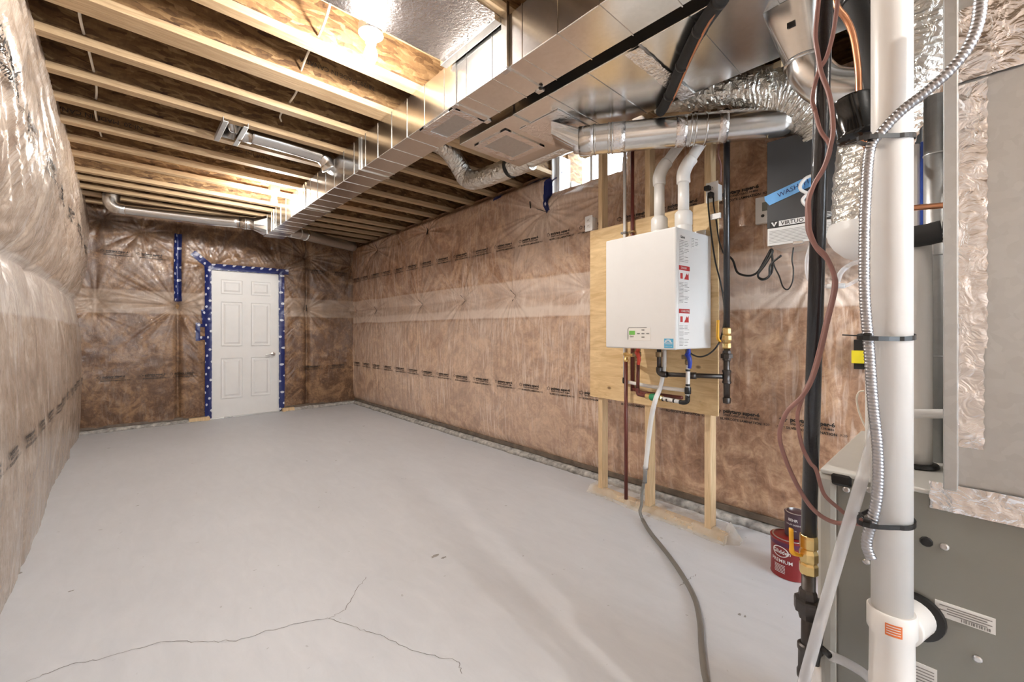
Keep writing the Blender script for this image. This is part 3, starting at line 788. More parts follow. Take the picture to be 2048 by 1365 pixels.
# blue tape on the sheets
def tape(parent, pts, w, mapper, seed=0):
    """pts: flat polyline; a crumpled strip laid on the sheet"""
    P = []
    for a, b in zip(pts[:-1], pts[1:]):
        n = max(2, int(math.dist(a, b) / .02))
        P += [(a[0] + (b[0] - a[0]) * k / n, a[1] + (b[1] - a[1]) * k / n) for k in range(n)]
    P.append(pts[-1])
    P = np.array(P); v = []; f = []
    rn = np.random.RandomState(seed)
    for i in range(len(P)):
        d = P[min(i + 1, len(P) - 1)] - P[max(i - 1, 0)]
        d /= np.linalg.norm(d) + 1e-9
        nrm = np.array((-d[1], d[0]))
        for k, q in enumerate((-1, -.5, 0, .5, 1)):
            p = P[i] + nrm * q * w * (1 + .08 * (rn.rand() - .5))
            v.append(mapper(p[0], p[1], .006 + .004 * rn.rand()))
    m = 5
    for i in range(len(P) - 1):
        for k in range(m - 1):
            f.append((i * m + k, i * m + k + 1, (i + 1) * m + k + 1, (i + 1) * m + k))
    return place('sheathing_tape', mesh('sheathing_tape', v, f, True), 'tape', parent)
mb_ = lambda x, z, h: (x, YB - float(off_back(np.array(x), np.array(z))) - h - .004, z)
tape(wall_back, [(.832, .0), (.835, 1.0), (.830, 2.10)], .039, mb_, 1)
tape(wall_back, [(1.735, .02), (1.733, 1.0), (1.73, 2.12)], .036, mb_, 2)
tape(wall_back, [(.81, 2.09), (1.3, 2.095), (1.82, 2.105)], .040, mb_, 3)
tape(wall_back, [(.66, 2.25), (.74, 2.18), (.84, 2.10)], .040, mb_, 4)
tape(wall_back, [(.51, 2.48), (.505, 2.1), (.508, 1.68), (.515, 1.60)], .038, mb_, 5)
tape(wall_back, [(.715, 1.32), (.715, 1.08)], .024, mb_, 6)
tape(wall_back, [(.70, 1.285), (.81, 1.285)], .022, mb_, 7)
tape(wall_back, [(.70, 1.115), (.81, 1.115)], .024, mb_, 8)
tape(wall_back, [(.775, 1.50), (.79, 1.30)], .024, mb_, 10)
mr_ = lambda y, z, h: (XR - float(off_right(np.array(y), np.array(z))) - h, y, z)
tape(wall_right, [(2.60, 2.70), (2.61, 2.45), (2.62, 2.36), (2.60, 2.30)], .034, mr_, 11)
tape(wall_right, [(2.66, 2.635), (2.86, 2.63)], .024, mr_, 12)
tape(wall_right, [(3.22, 2.60), (3.34, 2.585)], .03, mr_, 13)

# ---- door
door = struct(rbox('door_1', .868, 1.69, 7.03, 7.07, .012, 2.045, 'door', bev=.002))
def door_panel(x0, x1, z0, z1):
    # groove ring, then the raised field
    v = []; f = []
    lv = [(0, 0.0), (.012, .010), (.030, .010), (.052, -.003)]
    for ins, dep in lv:
        v += [(x0 + ins, 7.029 + dep - .0105, z0 + ins), (x1 - ins, 7.029 + dep - .0105, z0 + ins), (x1 - ins, 7.029 + dep - .0105, z1 - ins), (x0 + ins, 7.029 + dep - .0105, z1 - ins)]
    for r in range(3):
        for k in range(4):
            f.append((r * 4 + k, r * 4 + (k + 1) % 4, r * 4 + 4 + (k + 1) % 4, r * 4 + 4 + k))
    f.append((12, 13, 14, 15))
    place('panel', mesh('panel', v, f), 'door', door)
for xa, xb in ((.98, 1.235), (1.34, 1.59)):
    for za, zb in ((.27, .83), (1.0, 1.62), (1.73, 1.93)):
        door_panel(xa, xb, za, zb)
h = lathe('handle_rose', [(.026, 0), (.030, .004), (.030, .012), (.014, .016), (.012, .05)], 'knob', door, (1.625, 7.03, .865), (0, -1, 0))
tube('lever', [(1.625, 6.985, .865), (1.60, 6.975, .866), (1.55, 6.975, .864), (1.515, 6.978, .860)], [.011, .010, .009, .008], 'knob', door, n=10)
struct(rbox('trim_4', .835, .868, 7.028, 7.10, 0, 2.07, 'door'))
struct(rbox('trim_5', 1.69, 1.72, 7.028, 7.10, 0, 2.07, 'door'))
struct(rbox('trim_6', .835, 1.72, 7.028, 7.10, 2.047, 2.08, 'door'))
struct(rbox('trim_7', .85, 1.71, 6.985, 7.1, 0, .014, 'steel'))
rbox('backing', X0 + .1, X1 - .1, 7.12, 7.16, 0, JB, 'osb', wall_back, bev=0)
struct(rbox('trim_8', .78, .85, 6.97, 7.05, .0, .04, 'stud'))
struct(rbox('trim_9', .62, .84, 6.95, 7.05, .0, .05, 'stud'))
struct(rbox('trim_10', 1.74, 1.90, 6.95, 7.05, .0, .05, 'stud'))

# ---- window
win = struct(rbox('window_1', 2.955, 2.985, WIN[0] - .02, WIN[1] + .02, WIN[2] - .02, WIN[2] + .025, 'plastic'))
for b in ((2.955, 2.985, WIN[0] - .02, WIN[0] + .02, WIN[2], WIN[3]), (2.955, 2.985, WIN[1] - .02, WIN[1] + .02, WIN[2], WIN[3]), (2.955, 2.985, WIN[0], WIN[1], WIN[3] - .03, WIN[3]), (2.955, 2.985, 2.19, 2.215, WIN[2], WIN[3])):
    rbox('window_frame', *b, 'plastic', win)
rbox('pane', 2.968, 2.972, WIN[0], WIN[1], WIN[2], WIN[3], 'glass', win, bev=0)
rbox('window_sill', 2.90, 2.955, WIN[0] - .03, WIN[1] + .03, WIN[2] - .03, WIN[2] - .005, 'plastic', win)
rbox('reveal', 2.90, 3.16, WIN[1] + .02, WIN[1] + .04, WIN[2] - .03, WIN[3], 'plastic', win)
rbox('reveal', 2.90, 3.16, WIN[0] - .04, WIN[0] - .02, WIN[2] - .03, WIN[3], 'plastic', win)
# ================================================================== THINGS
# ---- lamps
def lamp(x, y, label):
    t = thing('ceiling_lamp', label, 'lamp', (x, y, JB), 0, 'bare bulb ceiling lamps')
    rbox('junction_box', -.045, .045, -.045, .045, -.005, .05, 'galv_dull', t)
    lathe('lampholder', [(.056, 0), (.058, -.006), (.050, -.014), (.036, -.024), (.026, -.040), (.024, -.052)], 'white', t, (0, 0, -.005))
    lathe('bulb', [(.013, 0), (.015, -.012), (.024, -.030), (.030, -.052), (.0295, -.066), (.024, -.082), (.012, -.092), (.002, -.094)], 'bulb', t, (0, 0, -.050), n=20)
    return t
lamp(.875, 1.957, 'bare glowing bulb in a white lampholder beside the foil sheet')
lamp(1.13, 4.84, 'bare glowing bulb in a white lampholder close to the far end of the long duct')
lamp(.75, -1.45, 'added bare fill bulb, unseen, at the open end of the basement')  # unseen bulb, added to fill the room with light

# ---- foil sheet panning a joist bay
fp = thing('foil_panning', 'ribbed silver foil sheet closing a joist bay beside the near bulb', 'foil sheet')
n = 90
v = []; f = []
ys = np.linspace(1.452, 1.90, 40)
xs = np.linspace(-.45, 1.262, n)
for i, x in enumerate(xs):
    for k, y in enumerate(ys):
        v.append((x, y, JB - .006 - .006 * math.sin(math.pi * k / 39) + .0016 * math.sin(x * 330) + .004 * float(fbm(np.array(x * 7), np.array(y * 9), 3))))
for i in range(n - 1):
    for k in range(39):
        f.append((i * 40 + k, i * 40 + k + 1, i * 40 + 41 + k, i * 40 + 40 + k))
place('foil_sheet', mesh('foil_sheet', v, f, True), 'foil_pan', fp)
rbox('end_angle', 1.232, 1.272, 1.452, 1.90, JB - .035, JB - .004, 'galv', fp, .002)
for y in (1.50, 1.66, 1.84):
    lathe('screw', [(.008, 0), (.006, .004)], 'steel', fp, (1.231, y, JB - .02), (-1, 0, 0), n=8)

# ---- rectangular trunk ducts
def duct(name, label, x0, x1, y0, y1, z0, z1, cleats, beads, patch):
    t = thing(name, label, 'duct')
    rbox('duct_body', x0, x1, y0, y1, z0, z1, 'galv', t, .003)
    for y in cleats:
        m = MB()
        e = .007
        m.box(x0 - e, x1 + e, y - .016, y + .016, z0 - e, z0)
        m.box(x0 - e, x0, y - .016, y + .016, z0, z1)
        m.box(x1, x1 + e, y - .016, y + .016, z0, z1)
        m.done('drive_cleat', 'galv', t)
    m = MB()
    for y in beads:
        m.box(x0 - .0028, x1 + .0028, y - .0022, y + .0022, z0 - .0028, z0)
        m.box(x0 - .0028, x0, y - .0022, y + .0022, z0, z1)
    o = m.done('stiffening_bead', 'galv', t)
    o['kind'] = 'stuff'
    for (xa, xb, ya, yb) in patch:
        rbox('access_panel', xa + .035, xb - .035, ya + .035, yb - .035, z0 - .005, z0, 'galv_dull', t, .001)
        for q, b in enumerate(((xa, xb, ya, ya + .045), (xa, xb, yb - .045, yb), (xa, xa + .045, ya, yb), (xb - .045, xb, ya, yb))):
            rbox('foil_tape', *b, z0 - .0075 - .0004 * q, z0, 'foil_tape', t, .0005)
    return t
md = duct('trunk_duct', 'long narrow galvanised duct running under the joists towards the far wall', 1.285, 1.515, -1.9, 6.05, 2.405, 2.645,
          [1.435, 1.84, 3.07, 4.35, 5.55, .3], [y for y in np.arange(.1, 6.0, .205)], [(1.295, 1.505, 1.87, 2.22)])
md2 = duct('return_duct', 'wide galvanised duct with a black refrigerant line strapped beneath it', 1.585, 2.115, -.62, 2.22, 2.405, 2.645,
           [1.72, .95, .22], [1.45, 1.2, .72, .47], [(1.66, 2.0, 1.86, 2.16)])
for p, par in (((1.285, 1.435), md), ((1.515, 1.44), md), ((1.285, 1.84), md), ((1.515, 1.85), md)):
    rbox('hanger_tab', p[0] - .014, p[0] + .014, p[1] - .02, p[1] + .02, 2.392, 2.405, 'steel', par, .002)
lathe('screw', [(.012, 0), (.009, -.006)], 'black', md, (1.50, 1.42, 2.398), n=8)
rbox('hanger_strap', 1.268, 1.284, 1.41, 1.45, 2.40, 2.70, 'galv', md, .002)
rbox('hanger_strap', 1.270, 1.284, 3.05, 3.08, 2.40, 2.67, 'galv', md, .002)
# crumpled foil tape across the near joint of the wide duct
v = []; f = []
rn = np.random.RandomState(5)
for i in range(28):
    for k in range(7):
        v.append((1.585 + .53 * i / 27, .93 + .012 * k + .004 * rn.rand(), 2.398 - .006 * rn.rand()))
for i in range(27):
    for k in range(6):
        f.append((i * 7 + k, i * 7 + k + 1, i * 7 + 8 + k, i * 7 + 7 + k))
place('foil_tape', mesh('foil_tape', v, f, True), 'foil_tape', md2)

# ---- round branch at the far end of the trunk, both sides
t = thing('branch_duct', 'round metal branch duct running along the far wall over the door', 'duct')
m = MB(); m.tube([(1.02, 5.96, 2.525), (.7, 6.05, 2.525), (.2, 6.15, 2.53), (-.02, 6.18, 2.53)], .072, 20)
m.done('pipe', 'galv', t, True)
tube('elbow', [(.0, 6.18, 2.53), (-.06, 6.18, 2.535), (-.10, 6.18, 2.575), (-.11, 6.18, 2.67)], .075, 'galv', t, n=20)
tube('collar', [(1.16, 5.94, 2.525), (1.02, 5.96, 2.525)], .077, 'galv', t, n=20, sub=2)
tube('collar', [(1.09, 5.95, 2.525), (1.06, 5.955, 2.525)], .081, 'galv', t, n=20, sub=2)
v = []
for x, w, h_ in ((1.283, .11, .11), (1.15, .074, .074)):
    for k in range(16):
        a = 2 * math.pi * k / 16 + .2
        c, s = math.cos(a), math.sin(a)
        q = max(abs(c), abs(s)) if w > .1 else 1
        v.append((x, 5.94 + c / q * w, 2.525 + s / q * h_))
place('boot', mesh('boot', v, [(k, (k + 1) % 16, 16 + (k + 1) % 16, 16 + k) for k in range(16)]), 'galv', t)
t = thing('branch_duct', 'short taped branch duct leaving the long duct towards the far right corner', 'duct')
tube('pipe', [(1.515, 5.93, 2.50), (1.72, 6.0, 2.50), (2.2, 6.28, 2.515), (2.62, 6.5, 2.53)], .072, 'galv_dull', t, n=20)
tube('tape_wrap', [(1.56, 5.945, 2.50), (1.70, 5.99, 2.50)], .0745, 'paper', t, n=20, sub=2)
tube('collar', [(1.77, 6.02, 2.50), (1.79, 6.03, 2.50)], .079, 'galv', t, n=20, sub=2)

# ---- register boot in the joist bay with its pipe
t = thing('register_boot', 'square open register boot on two rails fed by a round pipe between joists', 'duct')
m = MB()
bx0, bx1, by0, by1 = .515, .605, 3.45, 3.76
v = [(bx0, by0, JB), (bx1, by0, JB), (bx1, by1, JB), (bx0, by1, JB), (bx0, by0, JB + .10), (bx1, by0, JB + .10), (bx1, by1, JB + .10), (bx0, by1, JB + .10)]
place('boot', mesh('boot', v, [(0, 1, 5, 4), (1, 2, 6, 5), (2, 3, 7, 6), (3, 0, 4, 7), (4, 5, 6, 7)]), 'galv', t)
tube('deflector', [(.56, 3.60, JB + .09), (.585, 3.66, JB + .05), (.61, 3.72, JB + .09)], .035, 'galv', t, n=14)
for x in (.486, .604):
    rbox('rail', x, x + .030, 3.395, 3.79, JB - .030, JB - .024, 'galv_dull', t, .001)
    rbox('rail_web', x + (.0 if x < .5 else .026), x + (.004 if x < .5 else .030), 3.395, 3.79, JB - .026, JB + .002, 'galv_dull', t, .0005)
tube('pipe', [(.68, 3.66, JB + .035), (.95, 3.665, JB + .035), (1.24, 3.68, JB + .03)], .062, 'galv', t, n=18)
tube('collar', [(.62, 3.66, JB + .035), (.70, 3.66, JB + .035)], .067, 'galv', t, n=18, sub=2)
tube('take_off', [(1.22, 3.68, JB + .03), (1.27, 3.68, JB - .01), (1.30, 3.68, JB - .06)], [.065, .075, .085], 'galv', t, n=12)

# ---- white cables threaded through the joists
for lab, pts in (('white electrical cable threaded through joist webs beside the bulging wall', [(-.13, 2.3, 2.80), (-.15, 2.6, 2.76), (-.16, 2.9, 2.72), (-.14, 3.28, 2.715), (-.13, 3.66, 2.715), (-.15, 4.06, 2.715), (-.14, 4.45, 2.72), (-.13, 4.8, 2.75)]),
                 ('white electrical cable threaded through joist webs between the bulb and the register boot', [(.70, 1.93, 2.80), (.72, 2.1, 2.74), (.73, 2.25, 2.72), (.74, 2.45, 2.735), (.76, 2.68, 2.72), (.80, 2.9, 2.72), (.80, 3.25, 2.72), (.84, 3.4, 2.74)])):
    tag(tube('electrical_cable', pts, .006, 'cable', n=8), lab, 'cable')

# ---- foil-wrapped flex duct by the window
t = thing('flex_duct', 'foil wrapped flexible duct elbow below the joists left of the window', 'flex duct')
tube('duct_sleeve', [(1.70, 2.93, 2.75), (1.95, 2.95, 2.74), (2.12, 3.0, 2.66), (2.21, 2.98, 2.545), (2.22, 2.80, 2.50), (2.24, 2.5, 2.50), (2.27, 2.25, 2.51)], .078, 'flex', t, n=26, smooth=False, jitter=.09, sub=14)
tube('duct_sleeve', [(2.235, 2.42, 2.505), (2.28, 2.1, 2.53), (2.32, 1.8, 2.55), (2.36, 1.55, 2.56)], .068, 'flex', t, n=26, smooth=False, jitter=.09, sub=14)
tube('black_strap', [(2.243, 2.46, 2.503), (2.243, 2.43, 2.503)], .083, 'rubber', t, n=20, sub=2)

# ---- round pipe from the wide duct to the ventilator
t = thing('round_duct', 'shiny round metal duct with taped joints running below the window', 'duct')
a = np.array((1.93, 1.52, 2.30)); b = np.array((2.43, .735, 2.286)); b = a + (b - a) * 1.16
def lerp(k): return tuple(a + (b - a) * k)
tube('pipe', [lerp(0), lerp(.35), lerp(.7), lerp(1)], .080, 'galv', t, n=26)
for k in (.08, .15, .168, .545, .565, .615):
    tube('crimp_ring', [lerp(k), lerp(k + .008)], .0845, 'galv', t, n=26, sub=2)
for k0, k1 in ((.163, .237), (.48, .53), (.675, .715)):
    tube('foil_tape', [lerp(k0), lerp(k1)], .0818, 'foil_tape', t, n=26, sub=3)
tube('foil_tape', [lerp(-.03), lerp(.08)], [.066, .083], 'foil_tape', t, n=22, sub=4, jitter=.03)
ad = (b - a) / np.linalg.norm(b - a)
sd_ = np.array((-ad[1], ad[0], 0))
c0_ = a - ad * .15 + np.array((0, 0, .058)); c1_ = a + ad * .01
v = []
for cc, rect in ((c0_, True), (c1_, False)):
    for k in range(24):
        q = 2 * math.pi * k / 24
        cs, sn = math.cos(q), math.sin(q)
        if rect:
            mx_ = max(abs(cs), abs(sn))
            v.append(tuple(cc + sd_ * (cs / mx_ * .085) + np.array((0, 0, sn / mx_ * .036))))
        else:
            v.append(tuple(cc + sd_ * (cs * .074) + np.array((0, 0, sn * .074))))
place('boot', mesh('boot', v, [(k, (k + 1) % 24, 24 + (k + 1) % 24, 24 + k) for k in range(24)] + [tuple(range(24))]), 'galv', t)
rbox('boot_flange', 1.72, 2.02, 1.50, 1.80, 2.397, 2.404, 'foil_tape', t, .001)

# ---- foil flex over the ventilator
t = thing('flex_duct', 'crinkled silver flexible duct dropping into the top of the charcoal ventilator', 'flex duct')
tube('duct_sleeve', [(2.24, 1.22, 2.50), (2.30, 1.02, 2.495), (2.36, .85, 2.48), (2.43, .70, 2.45)], [.04, .075, .085, .11], 'flex', t, n=28, smooth=False, jitter=.09, sub=16)
tube('elbow_sleeve', [(2.43, .74, 2.44), (2.48, .63, 2.41), (2.53, .55, 2.34), (2.57, .50, 2.26), (2.59, .48, 2.19)], [.10, .128, .135, .13, .125], 'flex', t, n=30, smooth=False, jitter=.08, sub=16)
hv = [(2.42, .70, 2.58), (2.45, .69, 2.45), (2.47, .69, 2.30), (2.49, .70, 2.2)]
ch = MB()
P = catmull(hv, 12)
for i, p in enumerate(P):
    d = .006
    if i % 2:
        ch.tube([(p[0] - .055, p[1], p[2] - .010), (p[0] - .055, p[1], p[2] + .010)], .0025, 6, sub=2)
    else:
        ch.tube([(p[0] - .055, p[1] - .006, p[2] - .006), (p[0] - .055, p[1] + .006, p[2] + .006)], .0025, 6, sub=2)
tag(ch.done('hanging_chain', 'bronze'), 'dark metal chain hanging past the crinkled duct elbow to the ventilator', 'chain')

# ---- ventilator
t = thing('ventilator', 'charcoal fronted heat recovery ventilator box marked VIRTUO hung on the wall', 'ventilator')
rbox('cabinet', 2.503, 2.80, .13, .717, 1.652, 2.195, 'steel', t, .004)
rbox('front_panel', 2.494, 2.504, .13, .719, 1.745, 2.20, 'darkgrey', t, .003)
rbox('label_strip', 2.494, 2.504, .13, .717, 1.652, 1.742, 'paper', t, .002)
fm = lambda y0, z0, tilt=0.0, x=2.4925: (lambda a, b: (x, y0 - a * math.cos(tilt) + b * math.sin(tilt), z0 + a * math.sin(tilt) + b * math.cos(tilt)))
rbox('name_plate', 2.4932, 2.495, .540, .664, 1.748, 1.775, 'paper', t, 0)
rbox('emblem_plate', 2.4932, 2.495, .665, .705, 1.743, 1.778, 'black', t, 0)
place('emblem', mesh('emblem', [(2.4915, .700, 1.772), (2.4915, .690, 1.772), (2.4915, .685, 1.755), (2.4915, .680, 1.772), (2.4915, .670, 1.772), (2.4915, .685, 1.747)], [(0, 1, 2, 5), (2, 3, 4, 5)]), 'paper', t)
lettering('lettering', 'VIRTUO', .028, fm(.655, 1.752), 'print', t, .01)
for k in range(4):
    tube('trace_print', [(2.492, .55 - .01 * k, 1.75 + .007 * k), (2.492, .50, 1.752 + .008 * k), (2.492, .47, 1.758 + .007 * k), (2.492, .42, 1.758 + .007 * k)], .0016, 'paper', t, n=4, smoothpath=False)
m = MB()
for k in range(9):
    m.box(2.4925, 2.494, .60 - .10, .708, 1.665 + k * .0075, 1.6665 + k * .0075)
    m.box(2.4925, 2.494, .36, .588 - .10, 1.665 + k * .0075, 1.6665 + k * .0075)
tag(m.done('fine_print', 'greyprint', t), kind='stuff')
rbox('latch', 2.480, 2.496, .555, .60, 1.640, 1.658, 'steel', t, .003)
rbox('latch', 2.480, 2.496, .40, .43, 1.642, 1.656, 'steel', t, .003)
mt = thing('masking_tape_note', 'strip of light blue masking tape with handwriting on the charcoal ventilator', 'tape')
ang = .30
c0 = (.714, 1.862)
def tp(a, b): return (2.491, c0[0] - a * math.cos(ang) + b * math.sin(ang), c0[1] + a * math.sin(ang) + b * math.cos(ang))
v = [tp(0, 0), tp(.24, 0), tp(.24, .055), tp(0, .055), tp(-.006, .03), tp(.012, .045)]
place('tape_strip', mesh('tape_strip', [tp(.008, 0), tp(.25, -.002), tp(.25, .052), tp(.0, .056), tp(-.004, .035)], [(0, 1, 2, 3, 4)]), 'bluetape', mt)
def hand(a, b):
    q = tp(.055 + a, .018 + b); return (2.4895, q[1] - b * .12, q[2])
lettering('handwriting', 'WASH  FI', .034, hand, 'ink', mt)
tag(tube('white_cable_loop', PATHS['white_loop'], .008, 'plastic', n=10), 'coil of white cable hanging in front of the charcoal ventilator', 'cable')
t = thing('wall_control', 'white wall control with small grey screen beside the ventilator', 'control panel')
rbox('body', 2.74, 2.775, .745, .852, 1.835, 1.99, 'plastic', t, .004)
rbox('screen', 2.737, 2.741, .765, .815, 1.905, 1.955, 'greylcd', t, .001)
for y in (.776, .812):
    lathe('button', [(.010, 0), (.008, .004)], 'black', t, (2.741, y, 1.878), (-1, 0, 0), n=10)
tag(tube('power_cord', PATHS['hrv_cord'], .006, 'black', n=8), 'black power cord swagged from gas pipe to the ventilator', 'cord')
tag(tube('power_cord', PATHS['hrv_coil'], .0055, 'black', n=8), 'coiled black cord bundled under the ventilator corner', 'cord')
tag(tube('thin_wire', PATHS['hrv_wire'], .0035, 'black', n=8), 'thin black wire looping down below the ventilator', 'wire')
t = thing('clear_tube', 'clear condensate tubing with white connectors under the ventilator', 'tube')
tube('tube', PATHS['pump_tube'], .007, 'vinyl', t, n=10)
tube('tube', PATHS['pump_tube2'], .009, 'vinyl', t, n=10)
q = PATHS['pump_tube']
tube('connector', [q[4], q[5]], .010, 'plastic', t, n=10, sub=2)

# ---- large foil duct and white collar behind the pipes
t = thing('flex_duct', 'large crinkled foil duct coming down behind the white vent pipe', 'flex duct')
tube('duct_sleeve', PATHS['big_flex'], [.115, .115, .112, .110, .108], 'flex', t, n=34, smooth=False, jitter=.07, sub=16)
lathe('white_collar', [(.118, .03), (.125, 0), (.12, -.03), (.10, -.065), (.07, -.095), (.03, -.115), (.004, -.12)], 'plastic', t, (2.08, .26, 1.585), n=30)
t = thing('filter_housing', 'white housing with a blue edged side behind the vent pipe', 'housing')
rbox('body', 1.48, 1.60, .081, .19, .893, 1.68, 'plastic', t, .006)
rbox('blue_edge', 1.478, 1.60, .0755, .0812, 1.36, 1.68, 'bluefilm', t, .001)

# ---- tapered take-off with round elbow
t = thing('take_off_boot', 'tapered metal take-off and round elbow hanging behind the black pipe', 'duct')
top = [(1.66, .36), (1.66, .62), (2.05, .62), (2.05, .36)]
v = []
N = 24
cx_, cy_ = 1.90, .415
for k in range(N):
    a = 2 * math.pi * k / N
    c, s = math.cos(a), math.sin(a)
    q = max(abs(c), abs(s))
    v.append((.484 * (1.87 + c / q * .17) + .516 * (cx_ + .068 * c), .484 * (.48 + s / q * .115) + .516 * (cy_ + .068 * s), 2.404))
for k in range(N):
    a = 2 * math.pi * k / N
    v.append((cx_ + .068 * math.cos(a), cy_ + .068 * math.sin(a), 2.22))
place('taper', mesh('taper', v, [(k, (k + 1) % N, N + (k + 1) % N, N + k) for k in range(N)], True), 'galv', t)
tube('elbow', [(cx_, cy_, 2.25), (1.905, .405, 2.19), (1.92, .36, 2.12), (1.94, .28, 2.08), (1.96, .20, 2.08)], .069, 'galv', t, n=22)
tube('bead', [(cx_, cy_, 2.228), (cx_, cy_, 2.216)], .073, 'galv', t, n=22, sub=2)
m = MB()
for k in range(9):
    m.box(1.789, 1.796, .425 + k * .003, .4265 + k * .003, 2.315, 2.335)
tag(m.done('barcode', 'print', t), kind='stuff')

# ---- refrigerant line under the wide duct
t = thing('refrigerant_line', 'black foam insulated line with a copper tube beneath the wide duct', 'pipe')
tube('foam_sleeve', PATHS['lineset'], [.027, .027, .026, .026, .026], 'rubber', t, n=16, jitter=.03)
tube('copper_tube', PATHS['lineset_red'], .006, 'copper', t, n=10)
for k in (1, 2, 3, 4):
    p, q = np.array(PATHS['lineset'][k]), np.array(PATHS['lineset'][k + 1])
    d = (q - p) / np.linalg.norm(q - p) * .01
    tube('tape_wrap', [tuple(p - d), tuple(p + d)], .029, 'black', t, n=16, sub=2)

# ================================================================== water heater corner (own rotated frame)
FO, FR = (2.505, .948, 0), -.0838
t = thing('stud_frame', 'pale pine stud frame standing off the wrapped wall behind the plywood', 'stud frame', FO, FR)
for a in (.894, .494, .087):
    rbox('stud', 0, .064, a - .019, a + .019, .038, 2.56, 'stud', t, .002)
rbox('sole_plate', 0, .064, -.01, .97, 0, .038, 'plate', t, .002)
rbox('top_plate', 0, .064, -.3, 1.1, 2.56, 2.60, 'plate', t, .002)
v = []; f = []
na = 60
for i in range(na):
    a_ = -.03 + 1.02 * i / (na - 1)
    for k, (b_, z_) in enumerate(((-.05, .003), (-.022, .012), (-.008, .045), (.02, .052), (.06, .05), (.10, .055), (.20, .03))):
        v.append((b_ + .012 * float(fbm(np.array(a_ * 9), np.array(k * 1.), 4)), a_, max(.002, z_ + .02 * float(fbm(np.array(a_ * 12), np.array(k * 2.), 8)))))
for i in range(na - 1):
    for k in range(6):
        f.append((i * 7 + k, i * 7 + k + 1, i * 7 + 8 + k, i * 7 + 7 + k))
place('plastic_flap', mesh('plastic_flap', v, f, True), 'film', t)
# loose corner of film hanging off the end stud
v = [(-.03, -.02, .002), (.03, -.08, .002), (.10, -.07, .003), (.075, -.012, .10), (.03, -.012, .09), (.0, -.012, .06)]
place('plastic_flap', mesh('plastic_flap', v, [(0, 1, 5), (1, 4, 5), (1, 2, 4), (2, 3, 4)], True), 'film', t)
t = thing('plywood_board', 'knotty plywood backing board carrying the white water heater', 'board', FO, FR)
rbox('sheet', -.016, -.001, .018, .978, .715, 1.955, 'ply', t, .001)

t = thing('water_heater', 'white tankless water heater with green screen on the plywood board', 'water heater', FO, FR)
rbox('casing', -.375, -.02, .055, .518, 1.106, 1.752, 'heater', t, .006)
rbox('front_cover', -.392, -.372, .053, .520, 1.104, 1.754, 'heater', t, .009, 3)
rbox('bracket', -.075, -.018, .060, .16, 1.752, 1.785, 'steel', t, .003)
p_ = rbox('control_panel', -.3935, -.391, .205, .352, 1.150, 1.222, 'white', t, .001)
m = MB()
m.tube([(-.3937, .355, 1.155), (-.3937, .355, 1.215), (-.3937, .348, 1.2235), (-.3937, .23, 1.2235)], .0016, 6, sub=1, smoothpath=False)
m.done('panel_outline', 'greyprint', t, True)
rbox('screen', -.3955, -.393, .306, .345, 1.183, 1.206, 'lcd', p_, .0005)
for y, z in ((.253, 1.210), (.253, 1.190), (.253, 1.170), (.283, 1.190), (.222, 1.190)):
    rbox('button', -.3955, -.393, y - .009, y + .009, z - .0035, z + .0035, 'greyprint', p_, .001)
lettering('lettering', 'Giant', .012, lambda a, b: (-.3945, .341 - a, 1.169 + b), 'print', p_, .01)
e_ = rbox('energy_label', -.3935, -.391, .068, .122, 1.114, 1.164, 'cyan', t, .0003)
m = MB()
m.tube([(-.394, .118 - .005 * k, 1.142 + .010 * math.sin(k * .39)) for k in range(9)], .0022, 6)
m.tube([(-.394, .116 - .0045 * k, 1.150 + .008 * math.sin(k * .39)) for k in range(9)], .0016, 6)
m.box(-.394, -.393, .072, .118, 1.1345, 1.1365)
m.done('print', 'paper', e_)
lettering('lettering', 'energy', .015, lambda a, b: (-.3945, .112 - a, 1.138 + b), 'paper', e_)
lettering('lettering', 'ENERGY STAR', .0072, lambda a, b: (-.3945, .119 - a, 1.120 + b), 'paper', e_)
SF = .0545       # side face
def side_label(b0, b1, z0, z1, mat='paper'):
    return rbox('label', b0, b1, SF - .0012, SF, z0, z1, mat, t, 0)
def fine_lines(par, b0, b1, z0, z1, step=.008, seed=0, x=None):
    rr = random.Random(seed); m = MB()
    z = z1 - .006
    while z > z0 + .004:
        mid = (b0 + b1) / 2
        m.box(b0 + .004, mid - .004 - rr.random() * .01, SF - .0022, SF - .0012, z, z + .0022)
        if rr.random() > .25:
            m.box(mid + .002, b1 - .004 - rr.random() * .02, SF - .0022, SF - .0012, z, z + .0022)
        z -= step
    tag(m.done('fine_print', 'greyprint', par), kind='stuff')
l1 = side_label(-.362, -.262, 1.560, 1.722)
fine_lines(l1, -.362, -.262, 1.562, 1.690, .0085, 1)
lettering('lettering', 'Giant', .020, lambda a, b: (-.352 + a, SF - .003, 1.698 + b), 'print', l1, .01)
